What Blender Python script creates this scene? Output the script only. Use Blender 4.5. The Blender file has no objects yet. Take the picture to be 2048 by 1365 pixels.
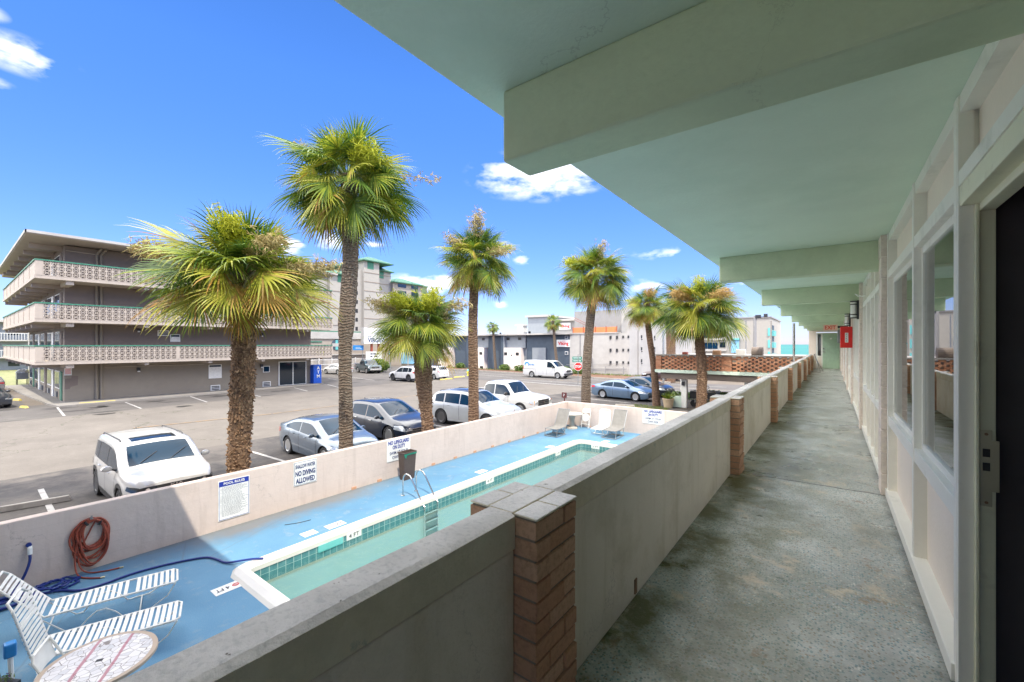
import bpy, bmesh, math, random
from mathutils import Vector, Matrix
R = math.radians
rnd = random.Random(7)
sc = bpy.context.scene
col = sc.collection

# ---------------------------------------------------------------- camera
cam_d = bpy.data.cameras.new('camera'); cam = bpy.data.objects.new('camera', cam_d); col.objects.link(cam)
cam_d.lens = 36 * 850 / 2048; cam_d.sensor_width = 36; cam_d.shift_y = 0.0032
cam_d.clip_start = 0.05; cam_d.clip_end = 12000
cam.location = (0, 0, 4.1); cam.rotation_euler = (R(90), 0, R(36.93))
sc.camera = cam
# ---------------------------------------------------------------- light, sky, exposure
SUN = Vector((0.51, -0.37, 1.0)).normalized()
SEL = math.asin(SUN.z); SAZ = math.atan2(SUN.x, SUN.y)
sd = bpy.data.lights.new('sun', 'SUN'); sd.energy = 2.1; sd.angle = R(0.5); sd.color = (1, 0.93, 0.80)
so = bpy.data.objects.new('sun', sd); col.objects.link(so)
so.rotation_euler = SUN.to_track_quat('Z', 'Y').to_euler()
sc.view_settings.view_transform = 'Standard'; sc.view_settings.look = 'None'
sc.view_settings.gamma = 1; sc.view_settings.exposure = 1.5
w = bpy.data.worlds.new('World'); sc.world = w; w.use_nodes = True
nt = w.node_tree; nt.nodes.clear()
def nd(nt, t, **k):
    n = nt.nodes.new(t)
    for a, v in k.items(): setattr(n, a, v)
    return n
def setin(nt, sock, v):
    if isinstance(v, bpy.types.NodeSocket): nt.links.new(v, sock)
    elif v is not None:
        if sock.type == 'RGBA' and len(v) == 3: v = (*v, 1)
        sock.default_value = v
def mth(nt, op, a, b=None, clamp=False):
    n = nd(nt, 'ShaderNodeMath', operation=op, use_clamp=clamp)
    setin(nt, n.inputs[0], a); setin(nt, n.inputs[1], b); return n.outputs[0]
def mixc(nt, f, a, b, bt='MIX'):
    n = nd(nt, 'ShaderNodeMix', data_type='RGBA', blend_type=bt)
    setin(nt, n.inputs[0], f); setin(nt, n.inputs[6], a); setin(nt, n.inputs[7], b); return n.outputs[2]
sky = nd(nt, 'ShaderNodeTexSky', sky_type='NISHITA', sun_disc=False)
sky.sun_elevation = SEL; sky.sun_rotation = SAZ; sky.air_density = 1.0; sky.dust_density = 0.1; sky.ozone_density = 3.5
tc = nd(nt, 'ShaderNodeTexCoord')
ns = nd(nt, 'ShaderNodeTexNoise'); ns.inputs['Scale'].default_value = 14; ns.inputs['Detail'].default_value = 7; ns.inputs['Roughness'].default_value = .55
mp = nd(nt, 'ShaderNodeMapping'); mp.inputs['Scale'].default_value = (1, 1, 2.4)
nt.links.new(tc.outputs['Generated'], mp.inputs[0]); nt.links.new(mp.outputs[0], ns.inputs[0])
# clouds: azimuth from +Y towards +X (deg), elevation, half widths (deg), strength
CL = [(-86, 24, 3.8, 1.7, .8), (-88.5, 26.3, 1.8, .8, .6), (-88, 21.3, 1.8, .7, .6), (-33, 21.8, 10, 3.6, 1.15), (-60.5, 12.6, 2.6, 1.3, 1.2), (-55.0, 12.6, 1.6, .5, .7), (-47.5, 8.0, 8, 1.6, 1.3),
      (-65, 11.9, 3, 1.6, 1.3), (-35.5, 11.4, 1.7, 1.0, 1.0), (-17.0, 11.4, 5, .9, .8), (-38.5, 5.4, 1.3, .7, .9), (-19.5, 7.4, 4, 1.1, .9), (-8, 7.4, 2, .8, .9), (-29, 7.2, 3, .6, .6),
      (-82, 64, 48, 21, 4), (-128, 38, 30, 26, 4), (-122, 12, 22, 12, 3), (-20, 70, 40, 18, 3), (-165, 35, 28, 22, 3), (60, 30, 40, 20, 2)]   # unseen extra-bright clouds overhead and behind the viewpoint, added as white fill for the walkway
tot = None; big = None
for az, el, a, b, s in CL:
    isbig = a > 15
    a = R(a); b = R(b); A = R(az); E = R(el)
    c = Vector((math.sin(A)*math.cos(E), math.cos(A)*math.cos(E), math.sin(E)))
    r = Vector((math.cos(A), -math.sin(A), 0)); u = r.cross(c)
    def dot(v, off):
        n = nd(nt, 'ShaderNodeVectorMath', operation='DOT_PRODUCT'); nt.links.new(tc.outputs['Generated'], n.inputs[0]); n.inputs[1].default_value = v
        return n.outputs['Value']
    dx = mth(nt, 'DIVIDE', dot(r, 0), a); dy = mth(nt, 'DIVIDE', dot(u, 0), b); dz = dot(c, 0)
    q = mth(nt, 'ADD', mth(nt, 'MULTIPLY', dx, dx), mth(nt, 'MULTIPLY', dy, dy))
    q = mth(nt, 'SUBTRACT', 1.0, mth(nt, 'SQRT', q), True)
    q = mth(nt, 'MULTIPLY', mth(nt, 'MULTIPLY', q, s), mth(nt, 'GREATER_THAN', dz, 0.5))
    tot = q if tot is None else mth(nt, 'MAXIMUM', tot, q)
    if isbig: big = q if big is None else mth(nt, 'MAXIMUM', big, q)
m = mth(nt, 'ADD', mth(nt, 'MULTIPLY', tot, .95), mth(nt, 'MULTIPLY', mth(nt, 'SUBTRACT', ns.outputs[0], .5), 3.6))
m = mth(nt, 'MULTIPLY', mth(nt, 'SUBTRACT', m, .12), mth(nt, 'MINIMUM', mth(nt, 'MULTIPLY', tot, 2.6), 1.3), True)
hs = nd(nt, 'ShaderNodeHueSaturation'); hs.inputs['Saturation'].default_value = 1.27; hs.inputs['Value'].default_value = .78; hs.inputs['Hue'].default_value = .513
nt.links.new(sky.outputs[0], hs.inputs['Color'])
sz = nd(nt, 'ShaderNodeSeparateXYZ'); nt.links.new(tc.outputs['Generated'], sz.inputs[0])
hz_ = mth(nt, 'SUBTRACT', 1.0, mth(nt, 'MULTIPLY', mth(nt, 'ABSOLUTE', sz.outputs[2]), 2.0), True)
skc = mixc(nt, mth(nt, 'MULTIPLY', hz_, 1.0), hs.outputs[0], (.38, .385, .66), 'MULTIPLY')
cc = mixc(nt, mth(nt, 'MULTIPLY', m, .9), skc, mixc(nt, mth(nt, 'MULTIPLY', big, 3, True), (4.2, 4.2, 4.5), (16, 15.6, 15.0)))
bg = nd(nt, 'ShaderNodeBackground'); bg.inputs[1].default_value = 0.15
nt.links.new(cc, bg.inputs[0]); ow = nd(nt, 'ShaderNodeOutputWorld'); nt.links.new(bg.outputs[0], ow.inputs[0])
sc.cycles.max_bounces = 10; sc.cycles.diffuse_bounces = 6; sc.cycles.transparent_max_bounces = 16

# ---------------------------------------------------------------- materials
MATS = {}
class M_:
    def __init__(s, name):
        s.m = bpy.data.materials.new(name); s.m.use_nodes = True; s.nt = s.m.node_tree
        s.p = s.nt.nodes['Principled BSDF']; s.o = s.nt.nodes['Material Output']; MATS[name] = s.m
        s.tc = nd(s.nt, 'ShaderNodeTexCoord'); s.geo = nd(s.nt, 'ShaderNodeNewGeometry')
    def pos(s, world=True): return s.geo.outputs['Position'] if world else s.tc.outputs['Object']
    def noise(s, scale, detail=4, rough=.55, vec=None, sc3=None, dist=0):
        n = nd(s.nt, 'ShaderNodeTexNoise'); v = vec or s.pos()
        if sc3: mp = nd(s.nt, 'ShaderNodeMapping'); mp.inputs['Scale'].default_value = sc3; s.nt.links.new(v, mp.inputs[0]); v = mp.outputs[0]
        s.nt.links.new(v, n.inputs[0]); n.inputs['Scale'].default_value = scale; n.inputs['Detail'].default_value = detail
        n.inputs['Roughness'].default_value = rough; n.inputs['Distortion'].default_value = dist; return n.outputs[0]
    def vor(s, scale, feat='F1', out='Distance', vec=None, sc3=None):
        n = nd(s.nt, 'ShaderNodeTexVoronoi', feature=feat); v = vec or s.pos()
        if sc3: mp = nd(s.nt, 'ShaderNodeMapping'); mp.inputs['Scale'].default_value = sc3; s.nt.links.new(v, mp.inputs[0]); v = mp.outputs[0]
        s.nt.links.new(v, n.inputs[0]); n.inputs['Scale'].default_value = scale; return n.outputs[out]
    def ramp(s, f, stops):
        n = nd(s.nt, 'ShaderNodeValToRGB'); s.nt.links.new(f, n.inputs[0]); e = n.color_ramp.elements
        while len(e) < len(stops): e.new(.5)
        for i, (p, c) in enumerate(stops):
            e[i].position = p
            if isinstance(c, (int, float)): c = (c, c, c)
            e[i].color = (*c, 1)
        return n.outputs[0]
    def mr(s, f, a, b):
        n = nd(s.nt, 'ShaderNodeMapRange'); s.nt.links.new(f, n.inputs[0]); n.inputs[1].default_value = a; n.inputs[2].default_value = b; return n.outputs[0]
    def mix(s, f, a, b, bt='MIX'): return mixc(s.nt, f, a, b, bt)
    def math(s, op, a, b=None, c=False): return mth(s.nt, op, a, b, c)
    def sep(s, v=None):
        n = nd(s.nt, 'ShaderNodeSeparateXYZ'); s.nt.links.new(v or s.pos(), n.inputs[0]); return n.outputs
    def bump(s, h, st=.3, dist=.01):
        n = nd(s.nt, 'ShaderNodeBump'); s.nt.links.new(h, n.inputs['Height']); n.inputs['Strength'].default_value = st; n.inputs['Distance'].default_value = dist
        s.nt.links.new(n.outputs[0], s.p.inputs['Normal'])
    def fin(s, c=None, rough=.7, metal=0, **k):
        if c is not None: setin(s.nt, s.p.inputs['Base Color'], c)
        setin(s.nt, s.p.inputs['Roughness'], rough); s.p.inputs['Metallic'].default_value = metal
        for a, v in k.items(): setin(s.nt, s.p.inputs[a.replace('_', ' ')], v)
        return s.m
def mul(c, f): return tuple(min(1, x*f) for x in c)
def paint(name, c, var=.12, rough=.65, bump=.15, bs=45, dirt=None, ds=1.3, dk=(.52, .68), world=True, metal=0, bd=.004, crack=0, csc=.5, block=0, streak=0, **k):
    s = M_(name); v = s.pos(world)
    n1 = s.noise(2.1, 5, vec=v); n2 = s.noise(bs, 5, .6, vec=v)
    f = s.mr(n1, .3, .7)
    o = s.mix(f, mul(c, 1-var), mul(c, 1+var*.6))
    o = s.mix(s.math('MULTIPLY', s.mr(n2, .35, .7), .3), o, mul(c, 1-var*1.6))
    if dirt:
        d = s.noise(ds, 7, .65, vec=v); o = s.mix(s.math('MULTIPLY', s.mr(d, *dk), .8), o, dirt)
    if streak:
        st = s.noise(7, 5, .6, vec=v, sc3=(1, 1, .10)); o = s.mix(s.math('MULTIPLY', s.mr(st, .54, .70), streak), o, dirt or mul(c, .6))
    if crack:
        nc = s.noise(1.6, 8, .68, vec=v).node.outputs['Color']; va = nd(s.nt, 'ShaderNodeVectorMath', operation='MULTIPLY_ADD'); s.nt.links.new(nc, va.inputs[0]); va.inputs[1].default_value = (.9, .9, .9); s.nt.links.new(v, va.inputs[2]); cv = va.outputs[0]; cr = s.math('MULTIPLY', s.mr(s.vor(csc, 'DISTANCE_TO_EDGE', vec=cv), .0028, .0), s.mr(s.noise(.7, 3, vec=v), .45, .6)); o = s.mix(s.math('MULTIPLY', cr, crack), o, mul(c, .35))
    if block:
        X_, Y_, Z_ = s.sep(v); nzz = s.math('MULTIPLY', s.noise(5, 3, vec=v), .012)
        ln = s.math('LESS_THAN', s.math('FRACT', s.math('DIVIDE', s.math('ADD', Z_, nzz), .195)), .035)
        o = s.mix(s.math('MULTIPLY', s.math('MULTIPLY', ln, block), s.mr(s.noise(1.1, 4, vec=v), .35, .6)), o, mul(c, .72))
    if bump: s.bump(n2, bump, bd)
    return s.fin(o, rough, metal, **k)
def plain(name, c, rough=.5, metal=0, **k):
    s = M_(name); n = s.noise(6, 3, vec=s.pos(False)); o = s.mix(s.mr(n, .3, .7), mul(c, .9), mul(c, 1.07)); return s.fin(o, rough, metal, **k)

# ceiling / beams / walls of our building
paint('ceiling', (.70, .82, .67), .05, .75, .5, 55, dirt=(.6, .73, .58), ds=1.1, dk=(.50, .70), bd=.004, crack=.3, csc=.32)
paint('beam', (.62, .72, .50), .09, .7, .6, 35, dirt=(.5, .6, .4), ds=2.0, dk=(.50, .70), bd=.006, crack=.3, csc=.7)
paint('stucco_in', (.86, .79, .67), .06, .85, .9, 60, dirt=(.62, .55, .40), ds=1.6, dk=(.52, .7), bd=.006, streak=.5, crack=.5, csc=.6)
paint('frame', (.86, .84, .77), .05, .5, .1, 30, dirt=(.66, .65, .58), ds=4, dk=(.58, .72))
paint('frame_olive', (.80, .79, .60), .06, .55, .1, 30, dirt=(.5, .47, .34), ds=5, dk=(.58, .75))
paint('panel_cream', (.87, .77, .67), .05, .85, .5, 50)
paint('pilaster', (.84, .73, .63), .06, .85, .8, 40)
paint('pool_wall', (0.619, 0.52, 0.46), .05, .85, .6, 9, dirt=(0.482, 0.396, 0.344), ds=.9, dk=(.52, .75), bd=.01, streak=.45, crack=.7, csc=.55, block=.55)
paint('white', (.70, .69, .66), .05, .55, .1, 30, world=False)
paint('plaster_white', (0.464, 0.441, 0.403), .06, .8, .3, 12, dirt=(0.344, 0.316, 0.282), ds=.35, dk=(.5, .8))
paint('taupe', (0.208, 0.166, 0.138), .06, .85, .3, 8, dirt=(0.176, 0.141, 0.119), ds=.3, dk=(.5, .75))
paint('taupe_light', (0.271, 0.232, 0.18), .06, .85, .3, 8, dirt=(0.23, 0.194, 0.154), ds=.3, dk=(.5, .75))
paint('breeze', (0.443, 0.378, 0.311), .08, .8, .3, 25, dirt=(0.312, 0.252, 0.21), ds=.9, dk=(.58, .75))
paint('soffit', (0.425, 0.357, 0.299), .08, .8, .2, 10)
paint('green_trim', (.045, .20, .125), .15, .6, .1, 20)
paint('green_roof', (0.051, 0.162, 0.102), .12, .6, .2, 3)
paint('navy', (0.066, 0.09, 0.12), .12, .75, .3, 6)
paint('bluegrey', (0.265, 0.288, 0.306), .08, .75, .3, 6)
paint('greywall', (0.297, 0.288, 0.276), .08, .8, .3, 6)
paint('oil', (.040, .036, .032), .3, .7, .2, 20)
paint('mortar', (.30, .24, .18), .15, .9, .5, 40)
paint('orange', (.62, .20, .07), .12, .6, .1, 10)
paint('mulch', (.16, .085, .05), .3, .95, .8, 14)
paint('kerb', (.34, .31, .27), .12, .85, .4, 20, dirt=(.20, .18, .16), ds=2)
paint('yellow', (.66, .50, .10), .18, .75, .2, 18, dirt=(.45, .42, .34), ds=5, dk=(.5, .65))
paint('line_white', (0.414, 0.396, 0.368), .1, .8, .2, 20, dirt=(0.198, 0.176, 0.156), ds=3.5, dk=(.48, .66))
paint('line_yellow', (.36, .22, .09), .1, .8, .2, 20, dirt=(.2, .17, .14), ds=2.5, dk=(.42, .58))
paint('concrete_tab', (.50, .45, .38), .15, .85, .5, 30, dirt=(.3, .26, .2), ds=5)
paint('coping_white', (0.672, 0.647, 0.596), .04, .6, .2, 25, dirt=(0.554, 0.521, 0.462), ds=3, dk=(.6, .8))
paint('bark_grey', (.22, .17, .13), .35, .95, 1, 16, world=False)
paint('dead_boot', (.34, .27, .20), .35, .9, .8, 14, world=False)
plain('dark', (.02, .02, .022), .5); plain('black_rubber', (.018, .018, .02), .8); plain('dark_plastic', (.03, .03, .032), .45)
plain('steel', (.62, .62, .60), .22, 1); plain('grey_metal', (.30, .31, .31), .45, .6); plain('rim', (.55, .56, .57), .3, .9); plain('rim_dark', (.12, .12, .125), .35, .8)
plain('chrome', (.7, .7, .7), .12, 1); plain('red', (.75, .02, .015), .4); plain('sign_blue', (.012, .035, .30), .45); plain('atm_blue', (.01, .10, .52), .35)
plain('sign_white', (.80, .80, .76), .45); plain('ink', (.03, .03, .05), .6); plain('ink_navy', (.03, .05, .16), .6); plain('sling', (.22, .21, .19), .85)
plain('bin_brown', (.085, .06, .05), .55); plain('hose_red', (.30, .06, .03), .5); plain('print_grey', (.30, .30, .32), .6); plain('hose_blue', (.008, .03, .20), .4); plain('strap', (.82, .80, .74), .45)
plain('sign_brown', (.12, .02, .02), .6); plain('street_green', (.01, .22, .14), .4); plain('tail', (.5, .015, .02), .25, 0, Coat_Weight=1.0)
plain('lamp_clear', (.55, .58, .60), .12, .3, Coat_Weight=1.0); plain('amber', (.7, .22, .03), .25); plain('plate', (.7, .7, .68), .4)
plain('lamp_glass', (.8, .79, .74), .35); plain('brass', (.52, .49, .34), .38, .7); plain('lightblue', (.25, .52, .70), .5); plain('teal_trim', (.15, .5, .48), .5); plain('van_blue', (.02, .22, .55), .4)
plain('curtain', (.85, .83, .76), .9); plain('mint_door', (.42, .58, .42), .5); plain('wood', (.28, .16, .09), .7); plain('basket', (.50, .38, .24), .85); plain('exit_face', (.85, .55, .42), .5); plain('exit_red', (.75, .07, .02), .5)
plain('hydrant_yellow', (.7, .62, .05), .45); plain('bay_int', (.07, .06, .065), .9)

def island_mat(name, cols, rough=.8, bump=0, bs=30, transl=0, tiprough=None):
    s = M_(name); f = s.geo.outputs['Random Per Island']
    k = len(cols); o = s.ramp(f, [(i/(k-1), c) for i, c in enumerate(cols)])
    if bump: n = s.noise(bs, 5, .65); o = s.mix(s.math('MULTIPLY', s.mr(n, .45, .75), .55), o, mul(cols[0], .6)); s.bump(n, bump, .006)
    s.fin(o, rough)
    if transl:
        t = nd(s.nt, 'ShaderNodeBsdfTranslucent'); s.nt.links.new(o, t.inputs[0]); mx = nd(s.nt, 'ShaderNodeMixShader'); mx.inputs[0].default_value = transl
        s.nt.links.new(s.p.outputs[0], mx.inputs[1]); s.nt.links.new(t.outputs[0], mx.inputs[2]); s.nt.links.new(mx.outputs[0], s.o.inputs[0])
    return s.m
island_mat('brick', [(.50, .26, .15), (.62, .35, .21), (.54, .29, .175), (.68, .42, .27), (.58, .33, .20)], .85, .7, 60)
island_mat('brick_far', [(.38, .16, .085), (.52, .24, .13), (.60, .32, .19), (.46, .20, .11)], .85, .3, 20)
island_mat('leaf_dark', [(0.0467, 0.102, 0.0153), (0.085, 0.162, 0.0213), (0.128, 0.212, 0.0255)], .42, transl=.3)
island_mat('leaf_mid', [(0.104, 0.16, 0.016), (0.2, 0.264, 0.024), (0.288, 0.336, 0.032)], .42, transl=.35)
island_mat('leaf_yellow', [(0.24, 0.264, 0.024), (0.368, 0.368, 0.04), (0.448, 0.416, 0.056)], .45, transl=.35)
island_mat('leaf_dry', [(0.24, 0.165, 0.032), (0.416, 0.21, 0.04), (0.352, 0.27, 0.064)], .6, transl=.3)
island_mat('flower_tan', [(0.296, 0.221, 0.0792), (0.429, 0.336, 0.139), (0.499, 0.426, 0.205)], .8, transl=.2)
island_mat('flower_orange', [(0.336, 0.204, 0.054), (0.48, 0.315, 0.099), (0.44, 0.306, 0.126)], .8, transl=.2)
island_mat('flower_yellow', [(0.336, 0.368, 0.016), (0.496, 0.496, 0.024), (0.416, 0.448, 0.04)], .7, transl=.3)
island_mat('bush', [(.04, .09, .015), (.10, .17, .025), (.18, .24, .04)], .6, transl=.25)
island_mat('boot', [(0.16, 0.12, 0.088), (0.288, 0.224, 0.168), (0.376, 0.32, 0.256), (0.208, 0.136, 0.088)], .9, .4, 40)
island_mat('boot_brown', [(0.108, 0.0594, 0.031), (0.216, 0.125, 0.0682), (0.346, 0.231, 0.143), (0.158, 0.0858, 0.0434)], .95, .4, 40)
island_mat('block_white', [(.80, .70, .62), (.78, .68, .60), (.82, .72, .64)], .85, .5, 30)

def glass(name, tint=(.9, .95, .95), refl=.12, rough=.0, ior=1.5, tmul=1.0):
    s = M_(name); fr = nd(s.nt, 'ShaderNodeFresnel'); fr.inputs[0].default_value = ior
    f = s.math('ADD', s.math('MULTIPLY', fr.outputs[0], 1.0), refl, True)
    g = nd(s.nt, 'ShaderNodeBsdfGlossy'); g.inputs['Roughness'].default_value = rough; t = nd(s.nt, 'ShaderNodeBsdfTransparent'); t.inputs[0].default_value = (*tint, 1)
    mx = nd(s.nt, 'ShaderNodeMixShader'); s.nt.links.new(f, mx.inputs[0]); s.nt.links.new(t.outputs[0], mx.inputs[1]); s.nt.links.new(g.outputs[0], mx.inputs[2]); s.nt.links.new(mx.outputs[0], s.o.inputs[0])
    return s
glass('glass', refl=.14); glass('glass_dark', (.25, .3, .33), .1)
s = M_('car_glass'); s.fin((.012, .022, .032), .04, 0, Specular_IOR_Level=.6)
s = M_('car_glass_tint'); s.fin((.006, .030, .062), .05, 0, Specular_IOR_Level=.14)
def carpaint(name, c, metal=.35):
    s = M_(name); n = s.noise(3, 4, vec=s.pos(False)); s.fin(s.mix(s.mr(n, .3, .7), mul(c, .93), mul(c, 1.04)), .3, metal, Coat_Weight=1.0, Coat_Roughness=.05); return s.m
carpaint('paint_white', (0.568, 0.563, 0.548), 0); carpaint('paint_silver', (0.124, 0.165, 0.217), .4); carpaint('paint_navy', (.012, .02, .04), .2); carpaint('paint_pearl', (0.408, 0.425, 0.442), .15)
carpaint('paint_bluegrey', (.13, .20, .29), .4); carpaint('paint_black', (.025, .03, .04), .3); carpaint('paint_green', (.015, .045, .055), .3); carpaint('paint_grey', (.30, .29, .28), .5); carpaint('paint_maroon', (.06, .03, .03), .3)

# water surface of pool: mostly clear with a turquoise tint, rippled
s = M_('pool_water'); fr = nd(s.nt, 'ShaderNodeFresnel'); fr.inputs[0].default_value = 1.33
bn = nd(s.nt, 'ShaderNodeBump'); bn.inputs['Strength'].default_value = .8; bn.inputs['Distance'].default_value = .03; s.nt.links.new(s.noise(4.5, 4, dist=.8), bn.inputs['Height'])
g = nd(s.nt, 'ShaderNodeBsdfGlossy'); g.inputs['Roughness'].default_value = .02; s.nt.links.new(bn.outputs[0], g.inputs['Normal']); s.nt.links.new(bn.outputs[0], fr.inputs['Normal'])
t = nd(s.nt, 'ShaderNodeBsdfTransparent'); t.inputs[0].default_value = (.86, .955, .955, 1)
mx = nd(s.nt, 'ShaderNodeMixShader'); s.nt.links.new(fr.outputs[0], mx.inputs[0]); s.nt.links.new(t.outputs[0], mx.inputs[1]); s.nt.links.new(g.outputs[0], mx.inputs[2]); s.nt.links.new(mx.outputs[0], s.o.inputs[0])
s = M_('pool_shell'); z = s.sep()[2]
o = s.mix(s.mr(z, -.42, -.38), (.34, .47, .45), (.33, .345, .27)); o = s.mix(s.math('MULTIPLY', s.mr(s.noise(1.2, 5), .45, .7), .25), o, (.28, .40, .385)); s.fin(o, .8)
s = M_('pool_tile'); x, y, z = s.sep()
def grid(s, v, per, wd): return s.math('LESS_THAN', s.math('FRACT', s.math('DIVIDE', v, per)), wd)
gr_ = s.math('MAXIMUM', grid(s, y, .152, .06), s.math('MAXIMUM', grid(s, x, .152, .06), grid(s, s.math('ADD', z, .19), .16, .05)))
o = s.mix(s.vor(6.6, out='Color'), (.05, .28, .30), (.10, .42, .42)); o = s.mix(s.mr(s.noise(7), .3, .7), (.05, .175, .195), (.11, .27, .285)); s.fin(s.mix(gr_, o, (.45, .55, .5)), .25)
# blue pool deck paint with worn patches and dirt at the wall foot
s = M_('deck'); x, y, z = s.sep()
o = s.mix(s.mr(s.noise(1.1, 5), .3, .7), (.070, .200, .335), (.108, .258, .39)); o = s.mix(s.math('MULTIPLY', s.mr(s.noise(70, 3), .4, .65), .35), o, (.19, .31, .40))
wr = s.mr(s.noise(2.3, 9, .72), .55, .66); o = s.mix(s.math('MULTIPLY', wr, .6), o, (.24, .31, .35))
wr = s.mr(s.noise(5.5, 9, .75, sc3=(1, .6, 1)), .655, .675); o = s.mix(wr, o, (.50, .49, .45)); rs = s.mr(s.noise(3.3, 9, .75), .64, .70); o = s.mix(s.math('MULTIPLY', rs, .45), o, (.34, .22, .16))
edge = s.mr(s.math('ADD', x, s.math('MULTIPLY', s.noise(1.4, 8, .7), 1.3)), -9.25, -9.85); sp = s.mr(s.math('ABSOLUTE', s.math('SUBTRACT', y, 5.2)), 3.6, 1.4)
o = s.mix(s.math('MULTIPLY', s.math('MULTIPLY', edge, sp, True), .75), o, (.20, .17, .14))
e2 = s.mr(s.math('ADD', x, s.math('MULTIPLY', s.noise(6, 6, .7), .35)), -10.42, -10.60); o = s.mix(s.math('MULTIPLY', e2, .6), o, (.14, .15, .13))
cr = s.mr(s.vor(.33, 'DISTANCE_TO_EDGE', vec=s.mix(.06, s.pos(), s.noise(3, 5))), .006, .0); o = s.mix(s.math('MULTIPLY', cr, .5), o, (.12, .16, .2))
s.bump(s.noise(60, 4), .35, .005); s.fin(o, .75)
# walkway: exposed aggregate with chips, moss stains and joints
s = M_('terrazzo'); x, y, z = s.sep()
o = s.mix(s.mr(s.noise(.9, 6), .32, .68), (.36, .375, .36), (.64, .65, .62))
ch = s.vor(80, out='Color'); chs = nd(s.nt, 'ShaderNodeSeparateColor'); s.nt.links.new(ch, chs.inputs[0])
d = s.vor(80); inside = s.math('LESS_THAN', d, .48)
chip = s.ramp(chs.outputs[0], [(0, (.10, .22, .24)), (.3, (.28, .38, .38)), (.55, (.74, .72, .66)), (.75, (.34, .24, .15)), (1, (.14, .28, .32))])
o = s.mix(s.math('MULTIPLY', s.math('MULTIPLY', inside, s.math('GREATER_THAN', chs.outputs[1], .18)), .85), o, chip)
moss = s.math('MULTIPLY', s.mr(s.noise(2.2, 8, .7), .40, .58), s.math('ADD', s.mr(x, .1, -.85), .18)); o = s.mix(s.math('MULTIPLY', moss, .95), o, (.14, .135, .055))
tn = s.math('MULTIPLY', s.mr(s.noise(3.1, 8, .7), .56, .64), s.mr(y, 12, 1)); o = s.mix(s.math('MULTIPLY', tn, .9), o, (.66, .55, .41)); rs = s.mr(s.noise(4.2, 9, .75), .60, .66); o = s.mix(s.math('MULTIPLY', rs, .7), o, (.28, .18, .10)); dk_ = s.mr(s.noise(1.5, 8, .7, sc3=(1, .5, 1)), .52, .66); o = s.mix(s.math('MULTIPLY', dk_, .55), o, (.19, .19, .15))
for k, yy in enumerate((5.22, 9.75, 13.9, 17.9, 21.9, 25.9)):
    ln = s.mr(s.math('ABSOLUTE', s.math('SUBTRACT', s.math('ADD', y, s.math('MULTIPLY', s.noise(8, 4), .05)), yy+.025)), .020, .006); o = s.mix(s.math('MULTIPLY', ln, .9), o, (.05, .05, .045))
de = s.mr(s.math('ADD', x, s.math('MULTIPLY', s.noise(9, 6), .12)), .40, .47); o = s.mix(s.math('MULTIPLY', de, .7), o, (.08, .08, .07))
s.bump(s.math('ADD', s.noise(90, 5, .7), s.math('MULTIPLY', inside, -.25)), .55, .006); s.fin(o, s.mr(s.noise(1.3, 6), .15, 1.1))
# parapet coping: worn grey paint on the top, stained stucco on the sides
s = M_('coping'); nz = s.sep(s.geo.outputs['Normal'])[2]
a = s.mix(s.mr(s.noise(3, 6, .6), .35, .7), (.40, .385, .37), (.60, .58, .56)); a = s.mix(s.math('MULTIPLY', s.mr(s.noise(60, 3), .5, .65), .4), a, (.27, .27, .27)); a = s.mix(s.mr(s.noise(24, 5), .71, .74), a, (.08, .07, .05))
b = s.mix(s.mr(s.noise(5, 7, .7), .35, .68), (.68, .62, .46), (.86, .79, .63)); b = s.mix(s.math('MULTIPLY', s.mr(s.noise(14, 6, .7), .60, .68), .7), b, (.40, .46, .38))
s.bump(s.noise(45, 6, .7), .7, .008); s.fin(s.mix(s.mr(nz, .4, .7), b, a), .8)
# asphalt types
def asph(name, a, b, crack=.0, patch=None, spots=0, sc_=.12):
    s = M_(name); o = s.mix(s.mr(s.noise(sc_*3, 6, .6), .32, .68), a, b); o = s.mix(s.math('MULTIPLY', s.mr(s.noise(35, 4, .7), .38, .68), .45), o, mul(a, .6))
    o = s.mix(s.math('MULTIPLY', s.mr(s.noise(.9, 8, .7, sc3=(1, 1.8, 1)), .52, .70), .35), o, mul(b, 1.25))
    if patch: o = s.mix(s.math('MULTIPLY', s.mr(s.noise(.55, 9, .75), .44, .60), .75), o, patch)
    if crack:
        nc = s.noise(.55, 8, .65).node.outputs['Color']; va = nd(s.nt, 'ShaderNodeVectorMath', operation='MULTIPLY_ADD'); s.nt.links.new(nc, va.inputs[0]); va.inputs[1].default_value = (3.2, 3.2, 0); s.nt.links.new(s.pos(), va.inputs[2]); c = s.math('MULTIPLY', s.mr(s.vor(.13, 'DISTANCE_TO_EDGE', vec=va.outputs[0]), .005, .002), s.mr(s.noise(.15, 2), .38, .5)); o = s.mix(s.math('MULTIPLY', c, crack), o, (.06, .06, .035))
    if spots:
        v = s.mr(s.math('ADD', s.vor(.30, sc3=(1.6, .8, 1)), s.math('MULTIPLY', s.noise(2.4, 6), .25)), .40, .28); o = s.mix(s.math('MULTIPLY', v, spots), o, (.035, .03, .027))
    s.bump(s.noise(60, 4), .3, .006); return s.fin(o, .92)
asph('asphalt_road', (0.125, 0.109, 0.091), (0.172, 0.151, 0.127), .8); asph('asphalt_lot', (0.093, 0.0825, 0.0728), (0.124, 0.112, 0.0986), .6, spots=.75); asph('asphalt_dark', (0.0405, 0.0369, 0.0359), (0.0765, 0.0693, 0.0644), .3, patch=(0.131, 0.113, 0.0966), spots=.5)
asph('boulevard', (0.0918, 0.084, 0.077), (0.126, 0.115, 0.106), .3); asph('sidewalk', (0.225, 0.206, 0.182), (0.285, 0.262, 0.228), .2); asph('dirt', (0.12, 0.096, 0.072), (0.176, 0.144, 0.108), 0)
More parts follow.
